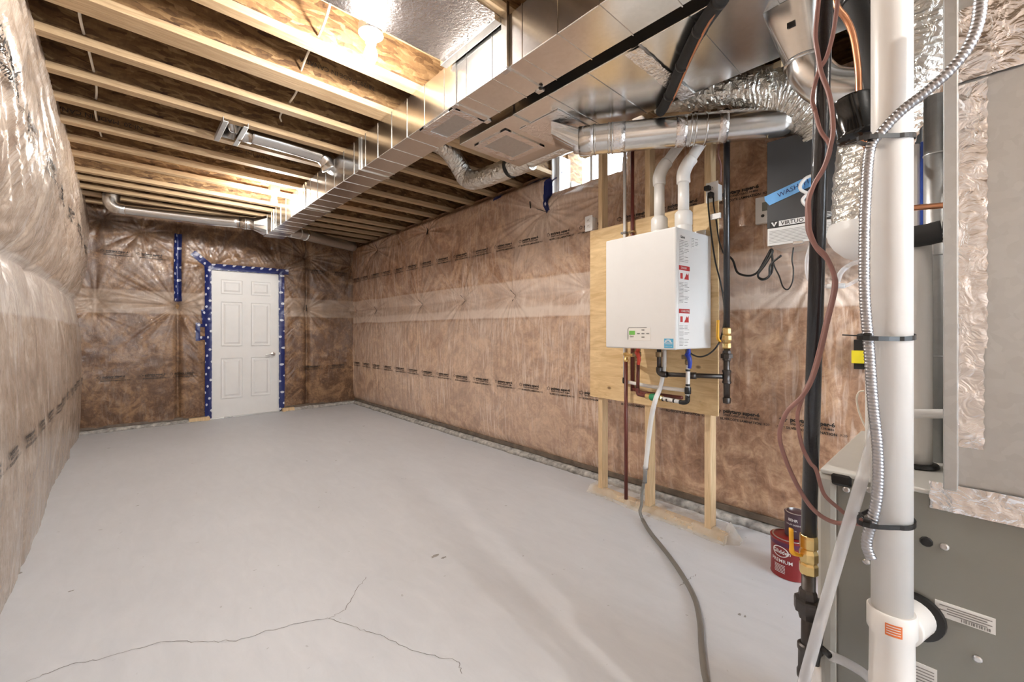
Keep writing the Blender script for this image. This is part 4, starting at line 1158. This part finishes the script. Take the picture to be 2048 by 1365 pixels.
for z1_, w in ((1.552, 'DANGER'), (1.322, 'COMBUSTIBLE')):
    l2 = side_label(-.364, -.258, z1_ - .205, z1_)
    rbox('red_band', -.364, -.258, SF - .0022, SF - .001, z1_ - .024, z1_, 'redprint', l2, 0)
    lettering('lettering', w, .015, lambda a, b: (-.345 + a * .9, SF - .0032, z1_ - .017 + b), 'paper', l2, .005)
    rbox('pictogram', -.350, -.328, SF - .0022, SF - .001, z1_ - .070, z1_ - .040, 'redprint', l2, .003)
    place('pictogram', mesh('pictogram', [(-.314, SF - .0022, z1_ - .072), (-.268, SF - .0022, z1_ - .072), (-.270, SF - .0022, z1_ - .035), (-.282, SF - .0022, z1_ - .048), (-.290, SF - .0022, z1_ - .038), (-.300, SF - .0022, z1_ - .056)], [(0, 1, 2, 3, 4, 5)]), 'redprint', l2)
    fine_lines(l2, -.364, -.258, z1_ - .203, z1_ - .085, .0075, 5)
l3 = side_label(-.240, -.165, 1.655, 1.715)
fine_lines(l3, -.240, -.165, 1.657, 1.715, .0085, 9)

def vent(a, lab, ztop, end):
    t = thing('vent_pipe', lab, 'pipe', FO, FR, 'heater vent pipes')
    lathe('adapter', [(.046, 0), (.046, .035), (.044, .045), (.047, .05), (.047, .115), (.040, .125), (.033, .13)], 'pvc', t, (-.2, a, 1.752))
    tube('pipe', [(-.2, a, 1.87), (-.2, a, ztop - .05)], .030, 'pvc', t, n=20, sub=2)
    tube('elbow', [(-.2, a, ztop - .07), (-.2, a, ztop - .02), (-.185, a - .012, ztop + .03), (-.165, a - .028, ztop + .065)], .0365, 'pvc', t, n=20)
    tube('pipe', [(-.19, a - .01, ztop + .025), end, tuple(1.55 * np.array(end) - .55 * np.array((-.19, a - .01, ztop + .025)))], .030, 'pvc', t, n=20, smoothpath=False)
    return t
vent(.275, 'white plastic vent pipe on the heater top nearest the white water riser', 2.14, (.0, .195, 2.42))
vent(.122, 'white plastic vent pipe on the heater top nearest the black gas pipe', 2.11, (.0, .030, 2.426))

# water pipes
t = thing('cold_water_pipe', 'white water pipe running down the plywood left of the heater', 'pipe', FO, FR)
tube('riser', [(-.03, .652, 2.62), (-.03, .652, .87)], .0115, 'pvc', t, n=14, sub=2)
lathe('elbow', [(.014, 0), (.016, .01), (.016, .03), (.014, .04)], 'black', t, (-.03, .652, .845), n=12)
tube('crossover', [(-.03, .645, .858), (-.10, .40, .855), (-.14, .145, .862)], .0115, 'pvc', t, n=14)
rbox('pipe_clamp', -.05, -.016, .632, .672, 1.872, 1.886, 'greyprint', t, .002)
t = thing('hot_water_pipe', 'dark red water pipe running down the plywood beside the white one', 'pipe', FO, FR)
tube('riser', [(-.03, .589, 2.62), (-.03, .589, .80)], .0125, 'redpex', t, n=14, sub=2)
tube('crossover', [(-.03, .589, .815), (-.042, .5, .80), (-.045, .40, .80), (-.045, .22, .80)], .0115, 'redpex', t, n=12)
rbox('pipe_clamp', -.05, -.016, .570, .610, 1.868, 1.882, 'bronze', t, .002)
t = thing('drain_pipe', 'loose dark red pipe hanging below the plywood to just above the sole plate', 'pipe', FO, FR)
tube('pipe', [(-.07, .612, 1.0), (-.07, .611, .07)], .0125, 'redpex', t, n=14, sub=2)
lathe('relief_valve', [(.010, 0), (.017, .005), (.017, .02), (.013, .025), (.013, .04), (.019, .045), (.019, .06), (.010, .065)], 'brass', t, (-.07, .612, .995), n=10)
tube('link', [(-.07, .612, 1.045), (-.10, .56, 1.045), (-.14, .49, 1.05)], .011, 'brass', t, n=10)

def valve(lab, cat, a, z0, hmat, extra):
    t = thing('isolation_valve', lab, cat, FO, FR)
    lathe('valve_body', [(.012, 0), (.018, .004), (.018, .022), (.014, .027), (.020, .034), (.020, .058), (.014, .064), (.016, .07), (.016, .085), (.012, .09)], 'bronze', t, (-.14, a, z0), n=8, smooth=False)
    m = MB()
    m.tube([(-.165, a - .008, z0 + .06), (-.18, a - .026, z0 + .050), (-.18, a - .034, z0 + .022), (-.178, a - .030, z0 - .016)], [.014, .014, .012, .010], 10)
    m.tube([(-.165, a - .010, z0 + .055), (-.172, a - .022, z0 + .078), (-.172, a - .024, z0 + .094)], [.013, .012, .008], 10)
    m.done('handle', hmat, t, True)
    tube('drain_port', [(-.14, a, z0 + .045), (-.16, a + .028, z0 + .045)], .013, 'bronze', t, n=8, sub=2)
    extra(t)
    return t
def hot_x(t):
    tube('tail_pipe', [(-.14, .466, 1.005), (-.14, .468, .83)], .011, 'redpex', t, n=12, sub=2)
    tube('tail_elbow', [(-.14, .468, .84), (-.14, .466, .805), (-.14, .44, .80), (-.14, .40, .798)], .012, 'redpex', t, n=12)
    lathe('union', [(.015, 0), (.018, .004), (.018, .03), (.014, .034)], 'brass', t, (-.14, .408, .798), (0, -1, 0), n=8, smooth=False)
    lathe('mixing_valve', [(.016, 0), (.022, .008), (.024, .03), (.020, .05), (.016, .056)], 'green', t, (-.14, .378, .796), (0, -1, 0), n=14)
valve('brass isolation valve with a red handle below the heater', 'valve', .466, 1.01, 'red', hot_x)
def cold_x(t):
    tube('tail_pipe', [(-.14, .129, 1.01), (-.14, .131, .82)], .0115, 'pvc', t, n=12, sub=2)
    tube('tail_elbow', [(-.14, .131, .825), (-.14, .134, .800), (-.14, .155, .790), (-.14, .18, .79)], .013, 'black', t, n=12)
    tube('tail_pipe', [(-.14, .18, .79), (-.14, .30, .797)], .0115, 'pvc', t, n=12, sub=2)
    lathe('union', [(.013, 0), (.019, .004), (.019, .026), (.013, .03)], 'brass', t, (-.14, .322, .797), (0, -1, 0), n=8, smooth=False)
    lathe('tee', [(.016, 0), (.018, .006), (.018, .034), (.016, .04)], 'black', t, (-.14, .13, .842), n=12)
    for a_, z_ in ((.13, .985), (.13, .90), (.131, .835)):
        tube('crimp_ring', [(-.14, a_, z_), (-.14, a_, z_ - .012)], .0128, 'black', t, n=12, sub=2)
    for a_ in (.21, .255, .285):
        tube('crimp_ring', [(-.14, a_, .7925), (-.14, a_ + .010, .793)], .0128, 'black', t, n=12, sub=2)
valve('brass isolation valve with a blue handle below the heater', 'valve', .129, 1.01, 'blue', cold_x)

t = thing('gas_branch', 'black iron gas branch elbowing from heater underside to the gas drop', 'pipe', FO, FR)
lathe('coupling', [(.013, 0), (.020, .003), (.021, .03), (.013, .034)], 'bronze', t, (-.14, .316, 1.045), n=14)
tube('nipple', [(-.14, .316, 1.106), (-.14, .314, .965)], .0135, 'iron', t, n=14, sub=2)
tube('elbow', [(-.14, .314, .985), (-.14, .312, .955), (-.138, .29, .943), (-.136, .265, .943)], .0185, 'iron', t, n=14)
tube('run', [(-.137, .28, .943), (-.06, -.03, .951)], .0135, 'iron', t, n=14, sub=2)
tube('coupling', [(-.112, .135, .9465), (-.104, .10, .947)], .0195, 'iron', t, n=14, sub=2)

t = thing('gas_drop', 'black gas pipe with yellow lever valve at the plywood board edge', 'pipe', FO, FR)
ax, ay = -.045, -.045
tube('riser', [(ax, ay, 2.62), (ax, ay, 1.215)], .0165, 'blackpaint', t, n=16, sub=2)
lathe('ball_valve', [(.017, 0), (.022, .006), (.022, .03), (.017, .036), (.025, .05), (.025, .072), (.018, .08), (.022, .085), (.022, .112), (.017, .118)], 'brass', t, (ax, ay, 1.105), n=8, smooth=False)
tube('valve_lever', [(ax - .03, ay + .02, 1.145), (ax - .04, ay + .03, 1.165), (ax - .042, ay + .030, 1.21), (ax - .042, ay + .028, 1.265)], [.009, .013, .014, .012], 'yellow', t, n=10, flat=.6)
tube('nipple', [(ax, ay, 1.11), (ax, ay, .83)], .0165, 'iron', t, n=14, sub=2)
lathe('union', [(.020, 0), (.022, .004), (.022, .012), (.032, .014), (.032, .036), (.023, .04), (.021, .055)], 'iron', t, (ax, ay, 1.04), n=8, smooth=False)
lathe('tee', [(.018, 0), (.023, .003), (.023, .012), (.020, .016), (.020, .06), (.023, .064), (.023, .074), (.018, .077)], 'iron', t, (ax, ay, .912), n=16)
lathe('cap', [(.008, 0), (.019, .004), (.021, .03), (.019, .034)], 'iron', t, (ax, ay, .80), n=16)

def outlet(lab, a, z, b=-.02):
    t = thing('wall_outlet', lab, 'outlet', FO, FR)
    rbox('cover_plate', b - .006, b, a - .036, a + .036, z - .058, z + .058, 'plastic', t, .004)
    for dz in (-.021, .021):
        s_ = rbox('socket', b - .009, b - .005, a - .016, a + .016, z + dz - .014, z + dz + .014, 'white', t, .004)
        for q in (-.006, .006):
            rbox('slot', b - .0096, b - .0088, a + q - .0012, a + q + .0012, z + dz - .002, z + dz + .006, 'black', s_, 0)
    return t
o1 = outlet('white duplex outlet on the stud left of the plywood top corner', .985, 2.015)
rbox('box', -.02, .04, .955, 1.015, 1.97, 2.06, 'plastic', o1, .002)
o2 = outlet('white duplex outlet with black plugs beside the black gas pipe', .048, 2.005)
rbox('box', -.02, .04, .02, .075, 1.96, 2.05, 'plastic', o2, .002)
t = thing('power_cord', 'black power cord plugged into the outlet and looping to the heater underside', 'cord', FO, FR)
tube('cord', PATHS['power_cord'], .0045, 'black', t, n=8)
rbox('plug', -.06, -.030, .048, .080, 2.012, 2.040, 'black', t, .006)
t = thing('power_cord', 'black cord in the lower socket passing behind the gas pipe', 'cord', FO, FR)
tube('cord', PATHS['cord2'], .004, 'black', t, n=8)
rbox('plug', -.06, -.030, .030, .058, 1.965, 1.998, 'black', t, .006)
rbox('tag', -.07, -.055, -.02, .035, 1.835, 1.865, 'paper', t, .001)
tag(tube('electrical_cable', [(2.51, .96, 2.06), (2.50, .955, 2.15), (2.53, .98, 2.22), (2.55, .98, 2.32), (2.565, .96, 2.40)], .005, 'wire', n=8), 'brown cable climbing the stud above the plugged outlet', 'cable')

# drain hose of the heater
t = thing('drain_hose', 'white drain tube from the heater joined to a grey hose across the floor', 'hose')
def loc2w(p):
    c, s = math.cos(FR), math.sin(FR)
    return (FO[0] + p[0] * c - p[1] * s, FO[1] + p[0] * s + p[1] * c, p[2])
tube('white_tube', [loc2w(p) for p in PATHS['drain_tube']], [.013, .013, .0145, .0145], 'pvc', t, n=14)
tube('clamp', [loc2w(p) for p in ((-.1, .437, .345), (-.1, .439, .322))], .0165, 'steel', t, n=14, sub=2)
tube('barb', [loc2w(p) for p in ((-.1, .439, .325), (-.1, .444, .235))], [.014, .012, .014], 'greyprint', t, n=12)
tube('grey_tube', [loc2w(p) for p in PATHS['drain_tube2'][1:4]] + [(2.42, 1.42, .05)] + PATHS['floor_hose'][0:1], .0095, 'hose', t, n=12)
tube('floor_hose', PATHS['floor_hose'], .0115, 'hose', t, n=14)

# ================================================================== paint cans
def can(name, lab, x, y, z, r, h, body, parts):
    t = thing(name, lab, 'paint can', (x, y, z))
    lathe('can_body', [(r * .97, 0), (r * 1.02, .002), (r, .006), (r, h - .012), (r * 1.03, h - .008), (r * 1.03, h - .002), (r * .97, h)], body, t, n=36)
    lathe('lid', [(r * .94, -.004), (r * .93, .001), (r * .86, .001), (r * .84, -.005), (.002, -.005)], 'steel', t, (0, 0, h + .002), n=36)
    def wrapm(a0, z0, rr=r + .0012):
        def f_(a, b):
            th = a0 + a / rr
            return (rr * math.cos(th), rr * math.sin(th), z0 + b)
        return f_
    parts(t, wrapm)
    return t
def band(t, r, z0, z1, mat, a0=0, a1=6.283):
    n = 36; v = []; f = []
    for i in range(n + 1):
        a = a0 + (a1 - a0) * i / n
        v += [(r * math.cos(a), r * math.sin(a), z0), (r * math.cos(a), r * math.sin(a), z1)]
    for i in range(n):
        f.append((2 * i, 2 * i + 2, 2 * i + 3, 2 * i + 1))
    place('label_band', mesh('label_band', v, f, True), mat, t)
CA = math.atan2(-.6, -2.45)
def big(t, w):
    band(t, .0835, .155, .178, 'can_purple')
    v = []; f = []
    N = 28; a0 = CA - .52; rr = .0838
    for k in range(N):
        q = 2 * math.pi * k / N
        for s_ in (1, .86):
            th = a0 + .46 * s_ * math.cos(q); z = .128 + .026 * s_ * math.sin(q)
            v.append((rr * math.cos(th), rr * math.sin(th), z))
    for k in range(N):
        f.append((2 * k, 2 * ((k + 1) % N), 2 * ((k + 1) % N) + 1, 2 * k + 1))
    place('emblem', mesh('emblem', v, f), 'paper', t)
    lettering('lettering', 'Glidden', .026, w(CA - .95, .119), 'paper', t, .02)
    lettering('lettering', 'PREMIUM', .024, w(CA - 1.05, .076), 'paper', t, .01)
    m = MB()
    for k in range(6):
        m.add([(.0843 * math.cos(CA - .85 + q), .0843 * math.sin(CA - .85 + q), .062 - .007 * k + d) for q in (0, .2, .4, .6) for d in (0, .0025)], [(0, 2, 3, 1), (2, 4, 5, 3), (4, 6, 7, 5)])
    tag(m.done('fine_print', 'paper', t), kind='stuff')
can('paint_can', 'large red paint can with purple rim band on the floor by the wall', 2.43, .598, 0, .0825, .185, 'can_red', big)
def small(t, w):
    lettering('lettering', 'BEHR', .018, w(CA - .75, .083), 'paper', t, .02)
    lettering('lettering', 'SCUFF DEFENSE', .0105, w(CA - .95, .063), 'paper', t, .01)
    lettering('lettering', 'INTERIOR', .008, w(CA - .7, .036), 'paper', t)
can('paint_can', 'small dark plum paint can stacked on the larger red can', 2.455, .575, .187, .052, .118, 'can_dark', small)

# ================================================================== furnace corner
t = thing('furnace', 'grey furnace cabinet with light trim standing behind the white vent pipe', 'furnace')
rbox('cabinet', 1.15, 1.68, -.56, .195, 0.0, .885, 'furnace', t, .003)
rbox('front_door', 1.147, 1.683, .190, .232, .02, .888, 'furnace_light', t, .016, 3)
rbox('cabinet_top', 1.148, 1.682, -.56, .225, .883, .893, 'furnace_top', t, .003)
rbox('corner_cap', 1.146, 1.170, .168, .206, .862, .890, 'black', t, .006)
rbox('slot', 1.147, 1.151, .105, .135, .790, .800, 'black', t, .001)
for y, z in ((.178, .858), (.14, .868), (.145, .715), (-.012, .60), (.12, .56), (.03, .79)):
    lathe('screw', [(.0065, 0), (.0065, .003), (.004, .005)], 'steel', t, (1.15, y, z), (-1, 0, 0), n=10)
for y, z in ((.128, .640), (.128, .600), (.055, .79)):
    lathe('plug', [(.010, 0), (.008, .004)], 'black', t, (1.15, y, z), (-1, 0, 0), n=10)
ys_, yl = .043, -.034
lab = rbox('label', 1.1485, 1.15, yl, ys_, .655, .684, 'paper', t, 0)
m = MB()
for k in range(4):
    m.box(1.1475, 1.1485, yl + .004 + .006 * (k % 2), ys_ - .006 - .01 * (k % 2), .677 - .0045 * k, .6785 - .0045 * k)
for k in range(12):
    m.box(1.1475, 1.1485, yl + .006 + .0032 * k, yl + .0075 + .0032 * k + .001 * (k % 3 == 0), .6575, .6625)
tag(m.done('fine_print', 'greyprint', lab), kind='stuff')
lab = rbox('label', 1.1485, 1.15, .040, .090, .49, .548, 'paper', t, 0)
m = MB()
for k in range(8):
    m.box(1.1475, 1.1485, .044, .084 - .006 * (k % 3), .497 + .006 * k, .4985 + .006 * k)
tag(m.done('fine_print', 'greyprint', lab), kind='stuff')
lathe('grommet', [(.043, 0), (.046, .004), (.044, .012), (.034, .014)], 'black', t, (1.15, .072, .640), (-1, 0, 0), n=28)
rbox('pad', 1.10, 1.75, -.6, .28, -.0, .04, 'rubble', t, .004) if False else None

t = thing('plenum', 'tall galvanised plenum box with foil taped seams above the furnace', 'plenum')
rbox('box', 1.15, 1.63, -.56, .028, .893, 2.40, 'galv_dull', t, .003)
rbox('corner_flange', 1.142, 1.152, .012, .032, .90, 2.40, 'galv_dull', t, .002)
def foil(par, y0, y1, z0, z1, x, seed, amp=.004):
    ny, nz = max(6, int(abs(y1 - y0) / .005)), max(6, int((z1 - z0) / .006))
    v = []; f = []
    Y, Z = np.meshgrid(np.linspace(y0, y1, ny), np.linspace(z0, z1, nz), indexing='ij')
    H = amp * ridge(Y * 90 + Z * 12, Z * 55 + 3 * fbm(Y * 30, Z * 10, seed), seed) * .8 + amp * .9 * fbm(Y * 60, Z * 60, seed + 2)
    for i in range(ny):
        for k in range(nz):
            v.append((x - .0005 - abs(H[i, k]), Y[i, k] + .0012 * math.sin(k * 1.7 + i), Z[i, k]))
    for i in range(ny - 1):
        for k in range(nz - 1):
            f.append((i * nz + k, i * nz + k + 1, (i + 1) * nz + k + 1, (i + 1) * nz + k))
    place('foil_tape', mesh('foil_tape', v, f, True), 'foil_tape', par)
foil(t, -.024, .020, 1.17, 1.66, 1.149, 1)
foil(t, -.020, .024, .985, 1.18, 1.1475, 4)
foil(t, -.36, .024, 1.665, 1.74, 1.147, 7)
foil(t, -.30, .018, 1.735, 1.80, 1.1485, 8)
foil(t, -.50, .05, .860, .912, 1.146, 11)

# vent stack in front of the furnace
t = thing('vent_stack', 'tall white plastic vent pipe with orange label in front of the furnace', 'pipe')
vx, vy = 1.06, .097
tube('pipe', [(vx, vy, 2.64), (vx, vy, .66)], .0302, 'pvc', t, n=40, sub=2)
lathe('tee', [(.031, 0), (.0335, .004), (.0345, .03), (.0335, .034), (.0325, .12), (.0365, .128), (.0365, .165), (.034, .168), (.031, .168)], 'pvc', t, (vx, vy, .512), n=40)
tube('branch', [(vx + .02, vy - .008, .640), (vx + .06, vy - .015, .640), (1.155, vy - .025, .640)], [.034, .0365, .036], 'pvc', t, n=28, sub=3)
lathe('coupling', [(.031, 0), (.037, .004), (.037, .05), (.034, .055)], 'pvc', t, (vx, vy, .455), n=40)
tube('pipe', [(vx, vy, .50), (vx, vy, .02)], .0302, 'pvc', t, n=40, sub=2)
def wrap_label(par, name, r, a0, a1, z0, z1, mat, nn=10):
    v = []; f = []
    for i in range(nn + 1):
        a = a0 + (a1 - a0) * i / nn
        v += [(vx + r * math.cos(a), vy + r * math.sin(a), z0), (vx + r * math.cos(a), vy + r * math.sin(a), z1)]
    for i in range(nn):
        f.append((2 * i, 2 * i + 2, 2 * i + 3, 2 * i + 1))
    return place(name, mesh(name, v, f, True), mat, par)
A0 = math.pi + math.atan2(vy, vx)
ol = wrap_label(t, 'label', .0371, A0 - .25, A0 + .40, .646, .668, 'orange')
for k in range(4):
    wrap_label(ol, 'fine_print', .0374, A0 - .20, A0 + .34, .650 + .0045 * k, .6515 + .0045 * k, 'paper')
wl = wrap_label(t, 'label', .0375, A0 - .5, A0 + .25, .462, .500, 'paper')
for k in range(4):
    wrap_label(wl, 'fine_print', .0379, A0 - .45, A0 + .1, .468 + .007 * k, .471 + .007 * k, 'greyprint')
def tie(z, lab, tail):
    t = thing('cable_tie', lab, 'cable tie', group='black cable ties on the vent stack')
    n = 30; v = []; f = []
    cxm, cym = vx - .014, vy + .006
    for i in range(n):
        a = 2 * math.pi * i / n
        # loop drawn round the vent pipe and the armoured cable
        rx = .0322
        px_, py_ = vx + rx * math.cos(a), vy + rx * math.sin(a)
        d = math.cos(a - (math.pi - .6))
        if d > .55:
            k = (d - .55) / .45
            px_ -= .036 * k; py_ += .020 * k
        for dz in (-.0042, .0042):
            for o in (0, .0016):
                nx, ny = px_ - vx, py_ - vy
                l = math.hypot(nx, ny)
                v.append((px_ + nx / l * o, py_ + ny / l * o, z + dz + .012 * math.sin(a + 1.2) * .4))
    for i in range(n):
        b, c = i * 4, ((i + 1) % n) * 4
        f += [(b, c, c + 2, b + 2), (b + 1, b + 3, c + 3, c + 1), (b, b + 1, c + 1, c), (b + 2, c + 2, c + 3, b + 3)]
    place('strap', mesh('strap', v, f), 'black', t)
    rbox('head', vx - .062, vx - .046, vy + .022, vy + .034, z - .006, z + .006, 'black', t, .002)
    tube('tail', [(vx - .054, vy + .03, z), tuple(np.array((vx - .054, vy + .03, z)) + np.array(tail))], .003, 'black', t, n=6, sub=2, flat=.5)
tie(1.560, 'black cable tie round the vent stack where the armoured cable joins it', (-.0, .03, -.004))
tie(1.192, 'black cable tie round the vent stack halfway down', (-.0, .035, .002))
tie(.850, 'black cable tie round the vent stack level with the furnace top', (.02, .012, .006))

# armoured cable
P = catmull(PATHS['bx_conduit'], 60)
L = np.concatenate([[0], np.cumsum([np.linalg.norm(P[i + 1] - P[i]) for i in range(len(P) - 1)])])
tot = L[-1]; NS = int(tot / .0011)
Q = [np.array([np.interp(s, L, [p[k] for p in P]) for k in range(3)]) for s in np.linspace(0, tot, NS)]
v = []; f = []
nn = 12
for i in range(NS):
    T = Q[min(i + 1, NS - 1)] - Q[max(i - 1, 0)]; T /= np.linalg.norm(T)
    u = np.cross(T, (1, 0, 0.)); u /= np.linalg.norm(u); w = np.cross(T, u)
    s = tot * i / NS
    for k in range(nn):
        a = 2 * math.pi * k / nn
        r = .0077 + .0012 * abs(math.sin(math.pi * s / .0062 + a * .5))
        v.append(Q[i] + u * r * math.cos(a) + w * r * math.sin(a))
for i in range(NS - 1):
    for k in range(nn):
        a, b = i * nn + k, i * nn + (k + 1) % nn
        f.append((a, b, b + nn, a + nn))
tag(place('armoured_cable', mesh('armoured_cable', v, f, True), 'bx'), 'ribbed flexible metal armoured cable tied along the white vent stack', 'cable')

# gas supply pipe with valve, union and tee
t = thing('gas_supply_pipe', 'black gas pipe with brass valve dropping beside the furnace corner', 'pipe')
g0, g1 = np.array(PATHS['gas_main'][0]), np.array(PATHS['gas_main'][3])
dirg = (g1 - g0) / np.linalg.norm(g1 - g0)
top_ = g0 - dirg * (2.64 - g0[2]) * 1.0 / abs(dirg[2])
tube('riser', [tuple(top_), tuple(g1)], .0148, 'blackpaint', t, n=20, sub=2)
gx, gy, gz = g1
lathe('ball_valve', [(.0140, .012), (.0165, .010), (.0175, .004), (.0175, -.016), (.0150, -.020), (.0180, -.028), (.0180, -.044), (.0150, -.050), (.0180, -.054), (.0180, -.072), (.0140, -.076)], 'brass', t, (gx, gy, gz), n=8, smooth=False)
tube('valve_lever', [(gx - .012, gy + .012, gz - .035), (gx - .022, gy + .024, gz - .030), (gx - .024, gy + .026, gz - .018), (gx - .024, gy + .027, gz + .022)], [.005, .009, .0065, .0065], 'yellow', t, n=10, flat=.6)
dz = gz - .07
tube('nipple', [(gx, gy, dz), (gx - .002, gy + .002, .30)], .0133, 'iron', t, n=18, sub=2)
lathe('union', [(.0145, .005), (.0170, 0), (.0185, -.014), (.0255, -.016), (.0265, -.022), (.0265, -.042), (.0190, -.046), (.0180, -.058), (.0145, -.060)], 'iron', t, (gx - .001, gy + .001, .632), n=8, smooth=False)
lathe('tee', [(.0150, .003), (.0185, 0), (.0190, -.010), (.0170, -.014), (.0172, -.055), (.0195, -.059), (.0195, -.072), (.015, -.075)], 'iron', t, (gx - .002, gy + .002, .515), n=18)
tube('side_outlet', [(gx, gy, .482), (gx + .05, gy - .002, .480), (1.16, gy - .01, .48)], .0150, 'iron', t, n=14, sub=3)
lathe('cap', [(.0150, .002), (.018, 0), (.018, -.028), (.010, -.034)], 'iron', t, (gx - .002, gy + .002, .31), n=16)

for nm, key, r_, lab in (('control_cable', 'strand_a', .0042, 'mauve control cable crossing the top of the black gas pipe'),
                         ('control_cable', 'strand_b', .0045, 'mauve control cable twisting down the gas pipe and sagging towards the vent stack'),
                         ('control_cable', 'strand_c', .0040, 'mauve control cable passing behind the gas pipe to the furnace side')):
    tag(tube(nm, PATHS[key], r_, 'wire', n=10), lab, 'cable')

t = thing('condensate_hose', 'clear vinyl condensate hose slanting down in front of the furnace', 'hose')
tube('hose', PATHS['clear_hose'], .0105, 'vinyl', t, n=18)
t = thing('hose_tee', 'black barbed tee joining clear tubes at the furnace foot', 'fitting')
q = PATHS['clear_tee']
tube('tee_body', [q[0], q[1], q[2]], [.0075, .0075, .0065], 'black', t, n=14)
tube('tee_arm', PATHS['clear_side'][:2], .0065, 'black', t, n=12, sub=2)
tube('tube', PATHS['clear_side'][1:], .0095, 'vinyl', t, n=14)
tube('tube', [q[2], q[3], (q[3][0], q[3][1] + .02, .2)], .0095, 'pvc', t, n=14)

# second vent and galvanised pipe behind the stack
t = thing('intake_pipe', 'short white intake pipe rising from the furnace top behind the vent stack', 'pipe')
tube('pipe', [(1.33, .083, .90), (1.33, .083, 1.30), (1.34, .085, 1.40)], .0302, 'pvc', t, n=24)
lathe('gasket', [(.036, 0), (.042, .003), (.040, .009), (.031, .011)], 'black', t, (1.33, .083, .893), n=24)
t = thing('galvanised_pipe', 'slim galvanised pipe standing between intake pipe and plenum', 'pipe')
tube('pipe', [(1.42, .052, .893), (1.42, .052, 1.76)], .021, 'galv_dull', t, n=22, sub=2)
for z in (1.38, 1.14, 1.0, 1.62):
    tube('seam_ring', [(1.42, .052, z), (1.42, .052, z + .004)], .0222, 'galv_dull', t, n=22, sub=2)
t = thing('refrigerant_tail', 'copper and foam covered lines entering the plenum side', 'pipe')
tube('copper_tube', PATHS['copper_right'], .0065, 'copper', t, n=12)
tube('foam_sleeve', PATHS['foam_right'], .024, 'rubber', t, n=16, jitter=.03)
p = PATHS['foam_right'][-1]
tube('foil_collar', [p, (p[0], p[1] - .012, p[2])], [.024, .032], 'foil_tape', t, n=16, sub=3, jitter=.1)
tag(tube('thin_tube', [(1.24, .12, 1.02), (1.26, .08, 1.022), (1.28, .03, 1.026)], .010, 'plastic', n=10), 'short white tube with dark tape entering the plenum side', 'tube')
tag(tube('thin_wire', PATHS['thin_wire'], .0025, 'cable', n=6), 'thin pale wire curling beside the vent stack', 'wire')

# canister on the copper line
t = thing('filter_canister', 'glossy black canister hanging on a copper line left of the vent stack', 'canister')
c0_, axd = Vector((1.40, .190, 1.700)), Vector((.0, .02, .118)).normalized()
lathe('canister', [(.012, -.006), (.040, 0), (.047, .006), (.048, .012), (.046, .016), (.046, .095), (.048, .1), (.047, .106), (.036, .112), (.010, .118)], 'gloss', t, c0_, axd, n=28)
tube('copper_line', PATHS['copper_line'], .0075, 'copper', t, n=12)
tube('copper_line', PATHS['copper_tail'], .0075, 'copper', t, n=12)
t = thing('insulated_pipe', 'thick dark insulated pipe passing behind the top of the vent stack', 'pipe')
tube('foam_sleeve', PATHS['black_pipe_upper'], .027, 'rubber', t, n=18)
for k in (1,):
    p, q = np.array(PATHS['black_pipe_upper'][k]), np.array(PATHS['black_pipe_upper'][k + 1])
    tube('strap', [tuple(p), tuple(p + (q - p) * .12)], .029, 'black', t, n=18, sub=2)
t = thing('relay_box', 'small black and yellow relay box beside the armoured cable', 'box')
rbox('body', 2.735, 2.83, .335, .395, 1.01, 1.16, 'black', t, .003)
rbox('label', 2.72, 2.736, .335, .402, 1.04, 1.105, 'yellow2', t, .002)
